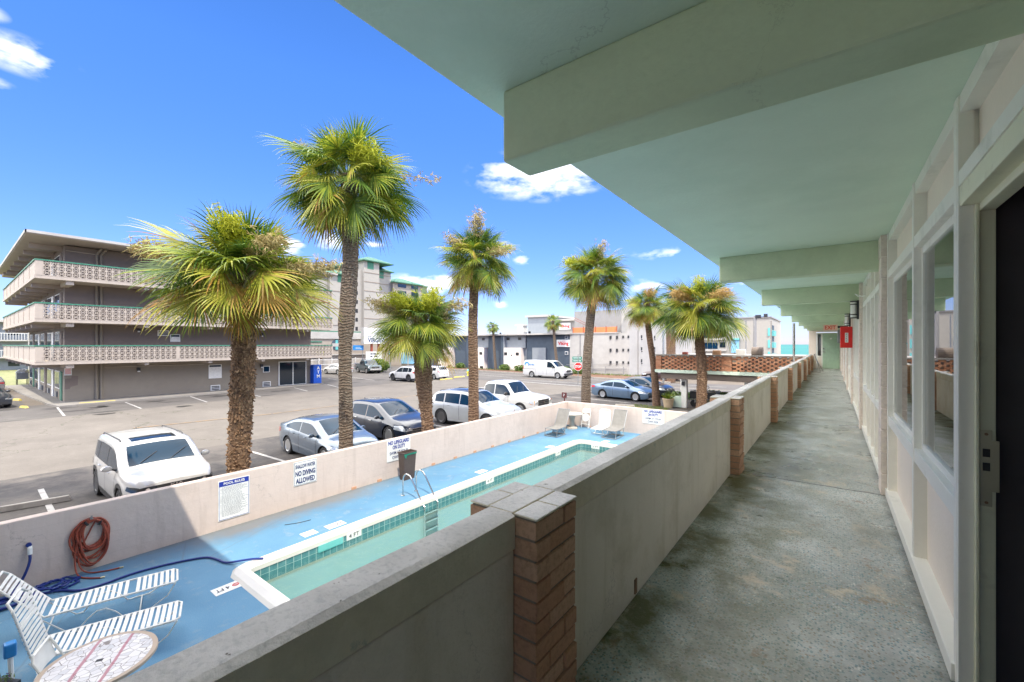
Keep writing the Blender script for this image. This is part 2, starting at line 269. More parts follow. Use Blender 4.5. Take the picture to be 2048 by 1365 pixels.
s = M_('grass'); s.fin(s.mix(s.mr(s.noise(1.2, 7, .7), .35, .65), (.12, .16, .05), (.28, .25, .12)), .95)
s = M_('sand'); s.fin(s.mix(s.mr(s.noise(.3, 5), .3, .7), (.50, .42, .33), (.60, .52, .42)), .95)
s = M_('sea'); y = s.sep()[1]; o = s.mix(s.mr(s.noise(.01, 5, sc3=(.25, 1, 1)), .35, .65), (.04, .155, .15), (.06, .205, .19)); o = s.mix(s.mr(y, 900, 5000), o, (.05, .16, .165)); s.fin(o, .8, 0, Specular_IOR_Level=.15)
# mosaic tabletop: crazy-paving of pale tile with two dark red bands
s = M_('mosaic'); v = s.pos(False); x, y, z = s.sep(v)
o = s.ramp(s.vor(14, out='Color', vec=v), [(0, (.50, .50, .52)), (.5, (.66, .64, .64)), (1, (.74, .72, .70))]); o = s.mix(s.mr(s.vor(14, 'DISTANCE_TO_EDGE', vec=v), .035, .015), o, (.22, .19, .17))
q = s.math('ADD', x, s.math('MULTIPLY', s.noise(6, 3, vec=v), .03)); bd_ = s.math('MAXIMUM', s.mr(s.math('ABSOLUTE', s.math('SUBTRACT', q, .16)), .02, .012), s.mr(s.math('ABSOLUTE', s.math('ADD', q, .13)), .022, .012)); o = s.mix(s.math('MULTIPLY', bd_, .8), o, (.38, .11, .15))
rr = s.math('SQRT', s.math('ADD', s.math('MULTIPLY', x, x), s.math('MULTIPLY', y, y))); o = s.mix(s.mr(rr, .43, .435), o, (.42, .33, .25)); o = s.mix(s.mr(s.noise(2.5, 6, vec=v), .58, .7), o, (.72, .70, .70)); s.fin(o, .5)
# trunk with ring scars
def trunkmat(name, a, b, c, ring=11):
    s = M_(name); v = s.pos(False); z = s.sep(v)[2]
    wv = s.math('SINE', s.math('ADD', s.math('MULTIPLY', z, ring*6.28), s.math('MULTIPLY', s.noise(3.5, 5, vec=v), 26)))
    o = s.mix(s.mr(wv, -.6, .6), a, b); o = s.mix(s.mr(s.noise(14, 6, .7, vec=v), .50, .68), o, c); s.bump(s.math('ADD', s.math('MULTIPLY', wv, .4), s.noise(20, 5, vec=v)), 1, .03); s.fin(o, .95)
trunkmat('trunk_ring', (0.105, 0.072, 0.05), (0.17, 0.125, 0.088), (0.245, 0.204, 0.156)); trunkmat('trunk_rust', (0.122, 0.068, 0.0396), (0.209, 0.126, 0.0759), (0.331, 0.224, 0.145), 9); trunkmat('trunk_dark', (0.09, 0.0525, 0.0306), (0.15, 0.0875, 0.0476), (0.27, 0.175, 0.105), 2)

# ---------------------------------------------------------------- mesh helpers
class MB:
    def __init__(s): s.v = []; s.f = []; s.mi = []; s.cur = 0
    def add(s, vs, fs):
        b = len(s.v); s.v += [tuple(p) for p in vs]; s.f += [tuple(i+b for i in f) for f in fs]; s.mi += [s.cur]*len(fs); return s
    def box(s, x0, y0, z0, x1, y1, z1):
        x0, x1 = sorted((x0, x1)); y0, y1 = sorted((y0, y1)); z0, z1 = sorted((z0, z1))
        return s.add([(x0,y0,z0),(x1,y0,z0),(x1,y1,z0),(x0,y1,z0),(x0,y0,z1),(x1,y0,z1),(x1,y1,z1),(x0,y1,z1)],
                     [(0,3,2,1),(4,5,6,7),(0,1,5,4),(1,2,6,5),(2,3,7,6),(3,0,4,7)])
    def obox(s, c, size, mat3=None):
        a, b, d = (q/2 for q in size); mt = mat3 or Matrix.Identity(3); c = Vector(c)
        vs = [c + mt @ Vector(p) for p in [(-a,-b,-d),(a,-b,-d),(a,b,-d),(-a,b,-d),(-a,-b,d),(a,-b,d),(a,b,d),(-a,b,d)]]
        return s.add(vs, [(0,3,2,1),(4,5,6,7),(0,1,5,4),(1,2,6,5),(2,3,7,6),(3,0,4,7)])
    def bar(s, p, q, w, h=None, up=(0, 0, 1)):
        p = Vector(p); q = Vector(q); d = q-p; L = d.length; d.normalize(); up = Vector(up)
        if abs(d.dot(up)) > .99: up = Vector((1, 0, 0))
        sd_ = d.cross(up).normalized(); u = sd_.cross(d)
        return s.obox((p+q)/2, (L, w, h or w), Matrix((d, sd_, u)).transposed())
    def tube(s, pts, r, n=8, cap=True, closed=False):
        pts = [Vector(p) for p in pts]; k = len(pts); rs = r if isinstance(r, (list, tuple)) else [r]*k; ref = None; rings = []
        for i, p in enumerate(pts):
            a = pts[(i-1) % k] if (closed or i > 0) else p; b = pts[(i+1) % k] if (closed or i < k-1) else p
            d = (b-a).normalized()
            if ref is None: ref = Vector((0, 0, 1)) if abs(d.z) < .9 else Vector((1, 0, 0)); ref = (ref-d*ref.dot(d)).normalized()
            else: ref = (ref-d*ref.dot(d)).normalized()
            o = d.cross(ref); rings.append([p+(ref*math.cos(t)+o*math.sin(t))*rs[i] for t in (2*math.pi*j/n for j in range(n))])
        vs = [q for ring in rings for q in ring]; fs = []
        for i in range(k if closed else k-1):
            for j in range(n): fs.append((i*n+j, i*n+(j+1) % n, ((i+1) % k)*n+(j+1) % n, ((i+1) % k)*n+j))
        if cap and not closed: fs += [tuple(range(n))[::-1], tuple((k-1)*n+j for j in range(n))]
        return s.add(vs, fs)
    def lathe(s, prof, n=24, c=(0, 0, 0), axis='z'):
        vs = []; fs = []
        for r, z in prof:
            for j in range(n):
                t = 2*math.pi*j/n; p = (r*math.cos(t), r*math.sin(t), z)
                if axis == 'y': p = (p[0], p[2], p[1])
                if axis == 'x': p = (p[2], p[0], p[1])
                vs.append((p[0]+c[0], p[1]+c[1], p[2]+c[2]))
        k = len(prof)
        for i in range(k-1):
            for j in range(n): fs.append((i*n+j, i*n+(j+1) % n, (i+1)*n+(j+1) % n, (i+1)*n+j))
        fs += [tuple(range(n))[::-1], tuple((k-1)*n+j for j in range(n))]
        return s.add(vs, fs)
    def prism(s, poly, z0, z1):
        n = len(poly); vs = [(x, y, z0) for x, y in poly]+[(x, y, z1) for x, y in poly]
        return s.add(vs, [tuple(range(n))[::-1], tuple(range(n, 2*n))]+[(i, (i+1) % n, n+(i+1) % n, n+i) for i in range(n)])
    def quad(s, *p): return s.add(p, [tuple(range(len(p)))])
    def gridsurf(s, rows):
        k = len(rows[0]); return s.add([p for r in rows for p in r], [(i*k+j, i*k+j+1, (i+1)*k+j+1, (i+1)*k+j) for i in range(len(rows)-1) for j in range(k-1)])
    def build(s, name, mats, parent=None, smooth=False, sharp=35, bevel=0, local=False, **props):
        me = bpy.data.meshes.new(name); me.from_pydata(s.v, [], s.f)
        if not isinstance(mats, (list, tuple)): mats = [mats]
        for m in mats: me.materials.append(MATS[m])
        if len(mats) > 1: me.polygons.foreach_set('material_index', s.mi)
        bm = bmesh.new(); bm.from_mesh(me); bmesh.ops.recalc_face_normals(bm, faces=bm.faces)
        if smooth:
            for f in bm.faces: f.smooth = True
            for e in bm.edges:
                if len(e.link_faces) == 2 and e.calc_face_angle(0) > R(sharp): e.smooth = False
        bm.to_mesh(me); bm.free()
        o = bpy.data.objects.new(name, me); col.objects.link(o)
        if parent is not None:
            o.parent = parent
            if not local: me.transform(Matrix.Translation(-absloc(parent)))
        if bevel: b = o.modifiers.new('bevel', 'BEVEL'); b.width = bevel; b.segments = 2; b.limit_method = 'ANGLE'; b.harden_normals = False
        for k, v in props.items(): o[k] = v
        return o
def absloc(o):
    l = Vector((0, 0, 0))
    while o is not None: l += o.location; o = o.parent
    return l
def thing(name, label, cat, loc=(0, 0, 0), rz=0, group=None):
    o = bpy.data.objects.new(name, None); col.objects.link(o); o.location = loc; o.rotation_euler = (0, 0, R(rz)); o.empty_display_size = .2
    o['label'] = label; o['category'] = cat
    if group: o['group'] = group
    return o
def tag(o, label, cat, group=None):
    o['label'] = label; o['category'] = cat
    if group: o['group'] = group
    return o
def struct(o): o['kind'] = 'structure'; return o
def dup(root, loc, rz=None, label=None, cat=None, group=None):
    def cp(o, par):
        c = o.copy(); col.objects.link(c); c.parent = par
        for ch in [x for x in bpy.data.objects if x.parent is o and x is not c]: cp(ch, c)
        return c
    c = cp(root, None); c.location = loc
    if rz is not None: c.rotation_euler = (0, 0, R(rz))
    if label: c['label'] = label
    if group: c['group'] = group
    return c
AX = {'+x': Matrix(((0, 0, 1), (1, 0, 0), (0, 1, 0))), '-y': Matrix(((1, 0, 0), (0, 0, -1), (0, 1, 0))), 'top': Matrix.Identity(3),
      'top-x': Matrix(((0, 1, 0), (-1, 0, 0), (0, 0, 1))), '-x': Matrix(((0, 0, -1), (-1, 0, 0), (0, 1, 0)))}
def text(body, name, mat, parent, pos, face, height, width=None, bold=0, shear=0, local=False, spacing=1):
    cu = bpy.data.curves.new('t', 'FONT'); cu.body = body; cu.size = 1; cu.align_x = 'CENTER'; cu.align_y = 'CENTER'; cu.offset = bold; cu.shear = shear; cu.extrude = .004; cu.space_line = spacing; cu.resolution_u = 3
    to = bpy.data.objects.new('t', cu); col.objects.link(to); dg = bpy.context.evaluated_depsgraph_get(); dg.update()
    me = bpy.data.meshes.new_from_object(to.evaluated_get(dg)); bpy.data.objects.remove(to); bpy.data.curves.remove(cu)
    xs = [v.co.x for v in me.vertices]; ys = [v.co.y for v in me.vertices]; sx = max(xs)-min(xs); sy = max(ys)-min(ys); cx = (max(xs)+min(xs))/2; cy = (max(ys)+min(ys))/2
    fy = height/sy; fx = (width/sx) if width else fy; mt = AX[face] if isinstance(face, str) else face
    off = Vector(pos) - (Vector((0, 0, 0)) if (local or parent is None) else absloc(parent))
    for v in me.vertices: v.co = off + mt @ Vector(((v.co.x-cx)*fx, (v.co.y-cy)*fy, v.co.z if v.co.z > 0 else 0))
    me.materials.clear(); me.materials.append(MATS[mat]); o = bpy.data.objects.new(name, me); col.objects.link(o); o.parent = parent
    return o
# ================================================================ THE SETTING
g = MB(); CX0, CX1, CY0, CY1 = -10.93, .9, -2, 19.25
for a in ((-4000, -400, CX0, 140), (CX1, -400, 600, 140), (CX0, -400, CX1, CY0), (CX0, CY1, CX1, 140)):
    g.quad((a[0], a[1], -.02), (a[2], a[1], -.02), (a[2], a[3], -.02), (a[0], a[3], -.02))
struct(g.build('ground', 'dirt'))
def sheet(name, m, poly, z): b = MB(); b.quad(*[(x, y, z) for x, y in poly]); return struct(b.build(name, m))
def rect(x0, y0, x1, y1): return [(x0, y0), (x1, y0), (x1, y1), (x0, y1)]
sheet('side_street', 'asphalt_road', [(-35, -60), (-20.4, -60), (-20, 4), (-19.5, 19.3), (-17.2, 37), (-37.3, 37), (-36.4, 20)], -.015)
sheet('motel_parking_lot', 'asphalt_lot', [(-43, 4.3), (-35, -30), (-34.9, 5), (-36.6, 21), (-37.3, 37), (-41, 50), (-100, 50), (-100, 24), (-43, 24)], -.011)
sheet('poolside_parking_lot', 'asphalt_dark', [(-20.4, -60), (-10.95, -60), (-10.95, 19.27), (-2, 19.27), (-2, 28), (-8, 28), (-8, 38), (-17.2, 37), (-19.5, 19.3), (-20, 4)], -.007)
sheet('boulevard_road', 'boulevard', [(-130, 37.1), (-17, 37.05), (60, 37), (60, 49.5), (-4, 49.5), (-13.6, 45.8), (-23.3, 46.9), (-43, 48.8), (-130, 49)], -.003)
sheet('beach', 'sand', [(-600, 112), (600, 112), (600, 140), (-600, 140)], -.01)
sheet('sea', 'sea', [(-9000, 139), (9000, 139), (9000, 9000), (-9000, 9000)], -.35)
sheet('neighbour_yard', 'grass', [(-400, -60), (-64.5, -60), (-64.5, 22), (-400, 40)], -.017)
sheet('drive_lane', 'asphalt_lot', [(-64.4, -60), (-35.05, -60), (-35.05, 4.2), (-41, 3.2), (-64.4, 3.2)], -.005)
b = MB(); b.prism([(-60, 49.4), (-43, 49.1), (-23.3, 47.1), (-13.6, 46), (-13.6, 46.5), (-20, 52.9), (-62, 52.9)], -.015, .12); struct(b.build('mulch_bed', 'mulch'))
b = MB(); b.add([], []); 
for p, q in (((-62, 49.1), (-43, 48.9)), ((-43, 48.9), (-23.3, 46.95)), ((-23.3, 46.95), (-13.6, 45.85))): b.bar((p[0], p[1], .07), (q[0], q[1], .07), .18, .15)
struct(b.build('kerb', 'kerb'))
b = MB(); b.prism([(-64, 3.3), (-42.2, 4.1), (-40.0, 4.4), (-40.3, 9), (-41.9, 23.4), (-42.9, 23.4), (-42.9, 4.95), (-64, 4.95)], -.015, .1); struct(b.build('sidewalk', 'sidewalk'))
# painted stall lines
b = MB()
def strip(b, p, q, w_, z=.002):
    p = Vector((*p, z)); q = Vector((*q, z)); d = (q-p).normalized(); n = Vector((-d.y, d.x, 0))*w_/2; b.quad(p-n, q-n, q+n, p+n)
for p, q in (((-40.2, 4.32), (-35.1, 4.05)), ((-39.9, 7.6), (-35.2, 7.46)), ((-40.2, 11.5), (-35.4, 11.1)), ((-40.3, 15.1), (-35.8, 14.8)), ((-40.5, 19.7), (-36.7, 19)), ((-41, 23.3), (-37, 22.3)), ((-48, 27.4), (-41.5, 26.2)), ((-48, 30.4), (-41.5, 29.2))): strip(b, p, q, .11)
struct(b.build('stall_lines', 'line_white'))
b = MB()
for p, q in (((-17.8, 7.0), (-13.2, 7.2)), ((-17.6, 14.9), (-13.4, 14.85)), ((-17.8, 12.3), (-13.4, 12.4)), ((-17.9, 1.6), (-12.6, 1.5)), ((-16.6, 29.2), (-11.2, 28.7)), ((-16.8, 33.6), (-11.2, 33)), ((-17.7, 4.6), (-13.4, 4.7))): strip(b, p, q, .12)
struct(b.build('poolside_stall_lines', 'line_white'))
b = MB()
for p, q, w_ in (((-27, 37.8), (-18, 37.2), .3), ((-30.5, 40.2), (-19, 39.7), .14), ((-40, 43.4), (-31.5, 42.0), .14), ((-60, 45.9), (-31, 45.2), .14), ((-44, 41), (-36, 40.5), .14), ((-24, 45.0), (-8, 44.6), .14), ((-17, 41.6), (0, 41.5), .14), ((-17, 38.9), (-2, 38.7), .2)): strip(b, p, q, w_, .004)
struct(b.build('road_lines', 'line_white'))
b = MB(); strip(b, (-27.3, 5.5), (-26.4, 11.5), .12); strip(b, (-26.4, 11.6), (-26.6, 24), .1); strip(b, (-30, 41.9), (0, 41.9), .12, .004); struct(b.build('yellow_road_lines', 'line_yellow'))

b = MB(); r4 = random.Random(8)
for x, y, a_, b_ in [(-38.13, 5.94, 0.35, 0.55), (-34.26, 5.62, 0.35, 0.55), (-34.22, 9.44, 0.35, 0.55), (-38.81, 9.07, 0.35, 0.55), (-38.94, 13.06, 0.35, 0.55), (-38.77, 17.24, 0.35, 0.55), (-38.5, 6.2, 0.6, 0.3), (-38.9, 18.2, 0.35, 0.5), (-14.5, 4.9, 0.3, 0.5), (-15.2, 9.2, 0.5, 0.35), (-14.2, 27.6, 0.3, 0.3)]:
    b.add([(x+a_*math.cos(t/22*6.283)*r4.uniform(.6, 1.1), y+b_*math.sin(t/22*6.283)*r4.uniform(.6, 1.1), .0045) for t in range(22)], [tuple(range(22))])
struct(b.build('oil_stains', 'oil'))
# ---------------------------------------------------------------- pool court
PO = [(-8.75, 3.35), (-8.68, 3.12), (-8.45, 3.0), (-2.6, 3.0), (-2.6, 18.3), (-6.35, 18.3), (-6.62, 18.1), (-6.75, 17.7), (-6.8, 16.45), (-6.9, 16.3), (-8.3, 16.32), (-8.6, 16.2), (-8.75, 15.9)]
def inset(poly, d):
    n = len(poly); out = []
    for i in range(n):
        a = Vector(poly[i-1]); b_ = Vector(poly[i]); c = Vector(poly[(i+1) % n]); e1 = (b_-a).normalized(); e2 = (c-b_).normalized(); n1 = Vector((-e1.y, e1.x)); n2 = Vector((-e2.y, e2.x))
        m_ = (n1+n2).normalized(); out.append(tuple(b_+m_*(d/max(.5, m_.dot(n1)))))
    return out
PI_ = inset(PO, .30); PE = inset(PO, .05)
b = MB(); n = len(PO)
# deck with a hole: bridge the pool outline to the court outline through the outline's own corners
bm = bmesh.new(); outer = [bm.verts.new((x, y, 0)) for x, y in rect(CX0, CY0, CX1, CY1)]; inner = [bm.verts.new((x, y, 0)) for x, y in PE]
ed = [bm.edges.new((vs[i], vs[(i+1) % len(vs)])) for vs in (outer, inner) for i in range(len(vs))]
bmesh.ops.triangle_fill(bm, use_beauty=True, use_dissolve=False, edges=ed); bmesh.ops.recalc_face_normals(bm, faces=bm.faces)
for f in bm.faces:
    if f.normal.z < 0: f.normal_flip()
me = bpy.data.meshes.new('pool_deck'); bm.to_mesh(me); bm.free(); me.materials.append(MATS['deck']); o = bpy.data.objects.new('pool_deck', me); col.objects.link(o); struct(o)
pool = thing('swimming_pool', 'long turquoise swimming pool with white lip and teal waterline tiles', 'swimming pool', (-5.6, 9.6, 0))
b = MB()
for i in range(n):
    j = (i+1) % n; o0, o1, i0, i1 = PO[i], PO[j], PI_[i], PI_[j]; m0 = inset(PO, .05)[i]; m1 = inset(PO, .05)[j]; k0 = inset(PO, .26)[i]; k1 = inset(PO, .26)[j]
    L = [[(*p, z) for p, z in ((a, .0), (c, .045), (d, .05), (e, .02), (e, -.065))] for a, c, d, e in ((o0, m0, k0, i0), (o1, m1, k1, i1))]
    for q in range(4): b.quad(L[0][q], L[1][q], L[1][q+1], L[0][q+1])
b.build('coping', 'coping_white', pool, smooth=True, sharp=50)
b = MB(); PT = inset(PO, .285)
for i in range(n): j = (i+1) % n; b.quad((*PT[i], -.05), (*PT[j], -.05), (*PT[j], -.34), (*PT[i], -.34))
b.build('tile_band', 'pool_tile', pool)
b = MB()
PS = inset(PO, .283)
for i in range(n): j = (i+1) % n; b.quad((*PS[i], -.335), (*PS[j], -.335), (*PS[j], -1.25), (*PS[i], -1.25))
b.add([(*p, -1.25) for p in PS], [tuple(range(n))]); b.build('basin', 'pool_shell', pool)
b = MB(); b.add([(*p, -.175) for p in inset(PO, .286)], [tuple(range(n))]); wo = b.build('water', 'pool_water', pool)
for y0 in (5.05,): b = MB(); b.box(-8.47, y0-.45, -.06, -8.44, y0+.1, -.2); b.build('skimmer_opening', 'teal_trim', pool)
def depth_tile(txt, y, face='+x', x=-8.455, ww=.36):
    f = MB()
    if face == '+x': f.box(x, y-ww/2, -.19, x+.012, y+ww/2, -.03); o = f.build('depth_tile', 'sign_white', pool); text(txt, 'lettering', 'ink', o, (x+.013, y, -.11), '+x', .09, ww*.7)
    else: f.box(y-ww/2, x-.012, -.19, y+ww/2, x, -.03); o = f.build('depth_tile', 'sign_white', pool); text(txt, 'lettering', 'ink', o, (y, x-.013, -.11), '-y', .09, ww*.7)
depth_tile('4 FT', 5.42); depth_tile('4 FT', 10.1); depth_tile('3 FT', 14.2); depth_tile('3 FT', -7.75, '-y', 16.01)
for i, (x, y, t_, wd, lab) in enumerate(((-9.05, 4.72, None, .3, 'blank pale tile patch set in blue deck by the pool lip'), (-9.0, 5.3, '4 FT', .42, 'upside-down worn 4 FT depth marker on sunlit blue deck'), (-8.12, 2.83, '4 FT', .4, '4 FT depth marker on shaded blue deck at near pool end'), (-9.02, 10.35, '4 FT', .4, 'faded depth marker on deck just past the pool ladder'), (-9.0, 14.5, '3 FT', .4, 'small worn depth marker on deck towards the far pool end'), (-7.6, 16.6, '3 FT', .5, 'faded depth marker on deck beyond the far pool lip'))):
    t0 = thing('deck_marker', lab, 'depth marker', (x, y, .003), 0, 'depth markers set in the blue pool deck'); b = MB()
    if i in (2,): b.box(x-.13, y-.2, .001, x+.13, y+.2, .006); b.build('plate', 'sign_white', t0); text('4 FT', 'lettering', 'ink', t0, (x+.0, y-.06, .007), 'top-x', .1, .2); r_ = .045; b = MB(); b.tube([(x+.0+r_*math.cos(a/10*6.283), y+.13+r_*math.sin(a/10*6.283), .009) for a in range(10)], .007, 4, closed=True); b.bar((x-.03, y+.1, .009), (x+.03, y+.16, .009), .01, .004); b.build('no_diving_symbol', 'red', t0)
    else:
        b.box(x-.12, y-wd/2, .001, x+.12, y+wd/2, .006); b.build('plate', 'sign_white', t0)
        if t_: text(t_, 'lettering', 'ink', t0, (x, y+.06, .007), 'top-x', .1, .2)
        if i == 1: b = MB(); b.tube([(x+.045*math.cos(a/10*6.283), y-.13+.045*math.sin(a/10*6.283), .009) for a in range(10)], .007, 4, closed=True); b.build('no_diving_symbol', 'red', t0)
# pool walls
def wall(name, lab, m, x0, y0, z0, x1, y1, z1, cat='wall', bevel=.015):
    t0 = MB().box(x0, y0, z0, x1, y1, z1).build(name, m, bevel=bevel); return tag(t0, lab, cat)
wall('pool_wall', 'long pale pink painted block wall between pool deck and parked cars', 'pool_wall', -10.98, -2, -.05, -10.8, 19.05, 1.17)
wall('pool_wall', 'pale pink painted end wall behind the far poolside chairs', 'pool_wall', -10.98, 19.052, -.05, .2, 19.22, 1.172)
sch = [(6.9,), (7.75,), (8.85,), (9.9,), (10.95,), (12.0,), (13.05,), (14.15,), (15.2,), (16.3,)]
b0 = None
for i, (y,) in enumerate(sch):
    if b0 is None: b0 = tag(MB().box(-10.815, -.05, .0, -10.775, .09, .07).build('drain_brick', 'brick'), 'small red brick drain block at the foot of the pink pool wall', 'drain block', 'drain bricks along the pool wall'); b0.location = (0, y, 0)
    else: c = b0.copy(); col.objects.link(c); c.location = (0, y, 0)
c = b0.copy(); col.objects.link(c); c.location = (3.72, 19.04+.0, 0); c.location = (-9.5+10.8, 19.04, 0)

# ================================================================ OUR BUILDING
WF, CE, PX, WX = 2.7, 5.114, -.87, .417
YB = [1.34, 5.45, 9.2, 12.95, 16.7, 20.45, 24.2, 27.9]
struct(MB().box(-1.0, -6, 2.48, 5.5, 30.4, WF).build('walkway', 'terrazzo'))
bd = thing('motel_building', 'mint ceilinged motel walkway wing with cream panels and tall windows on the right', 'building', (1.5, 12, 0))
b = MB(); b.box(-1.18, -8, CE, 6, 31, CE+.22); b.build('ceiling', 'ceiling', bd, bevel=.012)
b = MB(); b.box(-1.18, -8, 8.35, 6, 31, 8.6); b.build('roof', 'kerb', bd)
b = MB(); b.box(.5, -8, CE+.22, 6, 31, 8.35); b.build('upper_wall', 'pilaster', bd)
b = MB(); b.box(.45, -8, 0, 6, 30, 2.48); b.build('lower_wall', 'panel_cream', bd)
for y in YB: b = MB(); b.box(-1.055, y, CE-.284, WX+.03, y+.19, CE+.001); b.build('beam', 'beam', bd, bevel=.012)
b = MB(); b.box(-1.05, 30.0, WF, -.1-.62, 30.2, CE); b.box(-.72, 30, WF+2.1, .5, 30.2, CE); b.box(-.72, 30, WF, -.70, 30.2, WF+2.1); b.build('end_wall', 'pilaster', bd)
# door at the end
ed_ = MB(); ed_.box(-.69, 30.0, WF, .45, 30.1, WF+2.06); ed = ed_.build('door_frame', 'frame', bd)
b = MB(); b.box(-.40, 29.965, WF+.03, .36, 29.998, WF+2.0); dr = b.build('door', 'mint_door', bd)
b = MB()
for x0 in (-.32, .04):
    for z0, z1 in ((.25, .95), (1.08, 1.62), (1.70, 1.9)):
        for a in ((x0, z0, x0+.26, z0+.02), (x0, z1, x0+.26, z1+.02), (x0, z0, x0+.02, z1), (x0+.25, z0, x0+.27, z1+.02)): b.box(a[0], 29.955, WF+a[1], a[2], 29.966, WF+a[3])
b.build('door_panel', 'mint_door', dr)
b = MB(); b.box(-.385, 29.93, WF+1.12, -.32, 29.96, WF+1.2); b.box(-.37, 29.93, WF+.93, -.34, 29.96, WF+1.06); b.bar((-.355, 29.92, WF+.98), (-.27, 29.92, WF+.98), .02); b.build('handle', 'steel', dr)
b = MB(); b.box(-.07, 29.95, WF+1.68, .02, 29.963, WF+1.76); b.build('number_plate', 'sign_white', dr)
b = MB(); b.box(-.63, 29.99, WF+.75, -.48, 30.003, WF+1.98); b.build('sidelight', 'glass_dark', bd); b = MB(); b.box(-.62, 29.985, WF+.68, -.44, 30.0, WF+.72); b.build('sidelight_sill', 'frame', bd)
b = MB(); b.box(-.62, 29.99, WF+.02, -.46, 30.0, WF+.66); b.build('sidelight_panel', 'panel_cream', bd)
# window wall, bay by bay
def bay(y0, y1, mull, door=None):
    ff = MB(); X0, X1 = WX, WX+.06
    ff.box(X0, y0, CE-.075, X1, y1, CE-.0015)                 # top rail under ceiling
    ff.box(X0-.004, y0, 4.70, X1, y1, 4.775)                # head rail
    segs = [y0]+[m for m in mull]+[y1]
    ff.box(X0-.003, y0, 3.365, X1, y1, 3.45); ff.box(X0-.02, y0, WF, X1, y1, WF+.075)
    for m in mull: ff.box(X0-.008, m-.028, WF+.001, X1+.03, m+.028, CE-.002)
    ff.build('window_frame', 'frame', bd, bevel=.004)
    ii = None
    for a, c in zip(segs[:-1], segs[1:]):
        if c-a < .12: continue
        MB().box(X0+.055, a, WF, X0+.09, c, 3.40).build('wall_panel', 'panel_cream', bd); MB().box(X0+.055, a, 4.74, X0+.09, c, CE).build('wall_panel', 'panel_cream', bd); ii = MB()
        ii.box(X0+.030, a+.028, 3.45, X0+.050, a+.055, 4.70); ii.box(X0+.030, c-.055, 3.45, X0+.050, c-.028, 4.70); ii.box(X0+.030, a+.07, 4.655, X0+.050, c-.07, 4.70); ii.box(X0+.030, a+.07, 3.45, X0+.050, c-.07, 3.49); ii.build('sash', 'frame', bd, bevel=.003)
        g_ = MB(); g_.box(X0+.040, a+.05, 3.48, X0+.044, c-.05, 4.67); g_.build('pane', 'glass', bd)
        cu = MB(); k = int((c-a)/.02); rows = [[], []]
        for i in range(k+1):
            y = a+(c-a)*i/k; x = X0+.125+.022*math.sin(i*.85+a)+.012*math.sin(i*.31)
            rows[0].append((x, y, 3.42)); rows[1].append((x, y, 4.74))
        cu.gridsurf(rows); cu.build('curtain', 'curtain', bd, smooth=True, sharp=80)
def pil(y, x=.367): b = MB(); z = WF; k = 0
PLY = [5.21, 9.02, 12.78, 16.53, 20.28, 24.03, 27.75]
for i, y in enumerate(PLY):
    b = MB()
    for k in range(12): b.box(.367+rnd.uniform(-.003, .003), y+rnd.uniform(-.002, .004), WF+k*.2013+.003, .60, y+.24+rnd.uniform(-.003, .003), WF+(k+1)*.2013-.003)
    b.box(.375, y+.006, WF, .6, y+.234, CE-.001); b.build('block_pilaster', 'block_white', bd, bevel=.004)
bay(2.51, 5.21, [2.51, 3.66, 5.165])
for i, y in enumerate(PLY):
    y0 = y+.24; y1 = PLY[i+1] if i < 6 else 30.0; L = y1-y0
    bay(y0, y1, [y0+.05, y0+L*.33, y0+L*.5, y0+L*.72, y1-.05])
# open doorway beside the camera
b = MB(); b.box(WX-.006, 2.47, WF, WX+.04, 2.545, CE-.003); b.build('door_post', 'frame', bd, bevel=.003)
b = MB(); b.box(WX+.04, 2.455, WF, WX+.052, 2.55, 4.66); b.box(WX+.052, 2.475, WF, WX+.10, 2.55, 4.66); b.box(WX, -1, 4.66, WX+.10, 2.51, 4.74); b.box(WX+.052, -1, 4.63, WX+.10, 2.47, 4.662); b.build('door_jamb', 'frame_olive', bd, bevel=.003)
b = MB(); b.box(WX+.055, -1, 4.74, WX+.09, 2.52, CE-.002); b.build('wall_panel', 'panel_cream', bd)
b = MB(); b.box(WX, -1, CE-.075, WX+.06, 2.47, CE-.0015); b.box(WX-.004, -1, 4.741, WX+.06, 2.47, 4.80); b.build('door_head', 'frame', bd)
b = MB(); b.box(WX+.055, 2.468, 3.46, WX+.088, 2.4749, 3.76); b.box(WX+.088, 2.468, 3.52, WX+.107, 2.4749, 3.72); sp = b.build('strike_plate', 'brass', bd)
b = MB()
for z in (3.60, 3.655): b.box(WX+.062, 2.465, z, WX+.082, 2.4679, z+.032)
b.build('latch_hole', 'dark', sp)
b = MB()
for z in (3.475, 3.745): b.lathe([(.0055, 2.4655), (.0055, 2.468)], 10, (WX+.072, 0, z), 'y')
b.build('screw', 'wood', sp)
# dark room interior
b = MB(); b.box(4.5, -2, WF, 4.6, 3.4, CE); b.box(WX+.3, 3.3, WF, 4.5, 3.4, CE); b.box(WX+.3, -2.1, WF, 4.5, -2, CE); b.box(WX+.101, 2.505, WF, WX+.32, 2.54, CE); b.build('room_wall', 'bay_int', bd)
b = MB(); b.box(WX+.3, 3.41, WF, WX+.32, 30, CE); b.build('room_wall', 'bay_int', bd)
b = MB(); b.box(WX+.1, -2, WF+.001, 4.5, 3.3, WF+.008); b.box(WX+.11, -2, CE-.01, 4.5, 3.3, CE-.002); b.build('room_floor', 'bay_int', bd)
# the other wing of the motel, turned toward the pool behind the viewpoint (its roof shades the near deck)
wg = thing('motel_building', 'near motel wing at the edge of the court, shading the loungers', 'building', (-8, -3.5, 0))
b = MB(); b.box(-14.95, -8, 8.35, -1.2, .05, 8.6); b.build('roof', 'kerb', wg); b = MB(); b.box(-14.5, -8, 0, -1.25, -3.6, 8.35); b.build('wall', 'pilaster', wg)

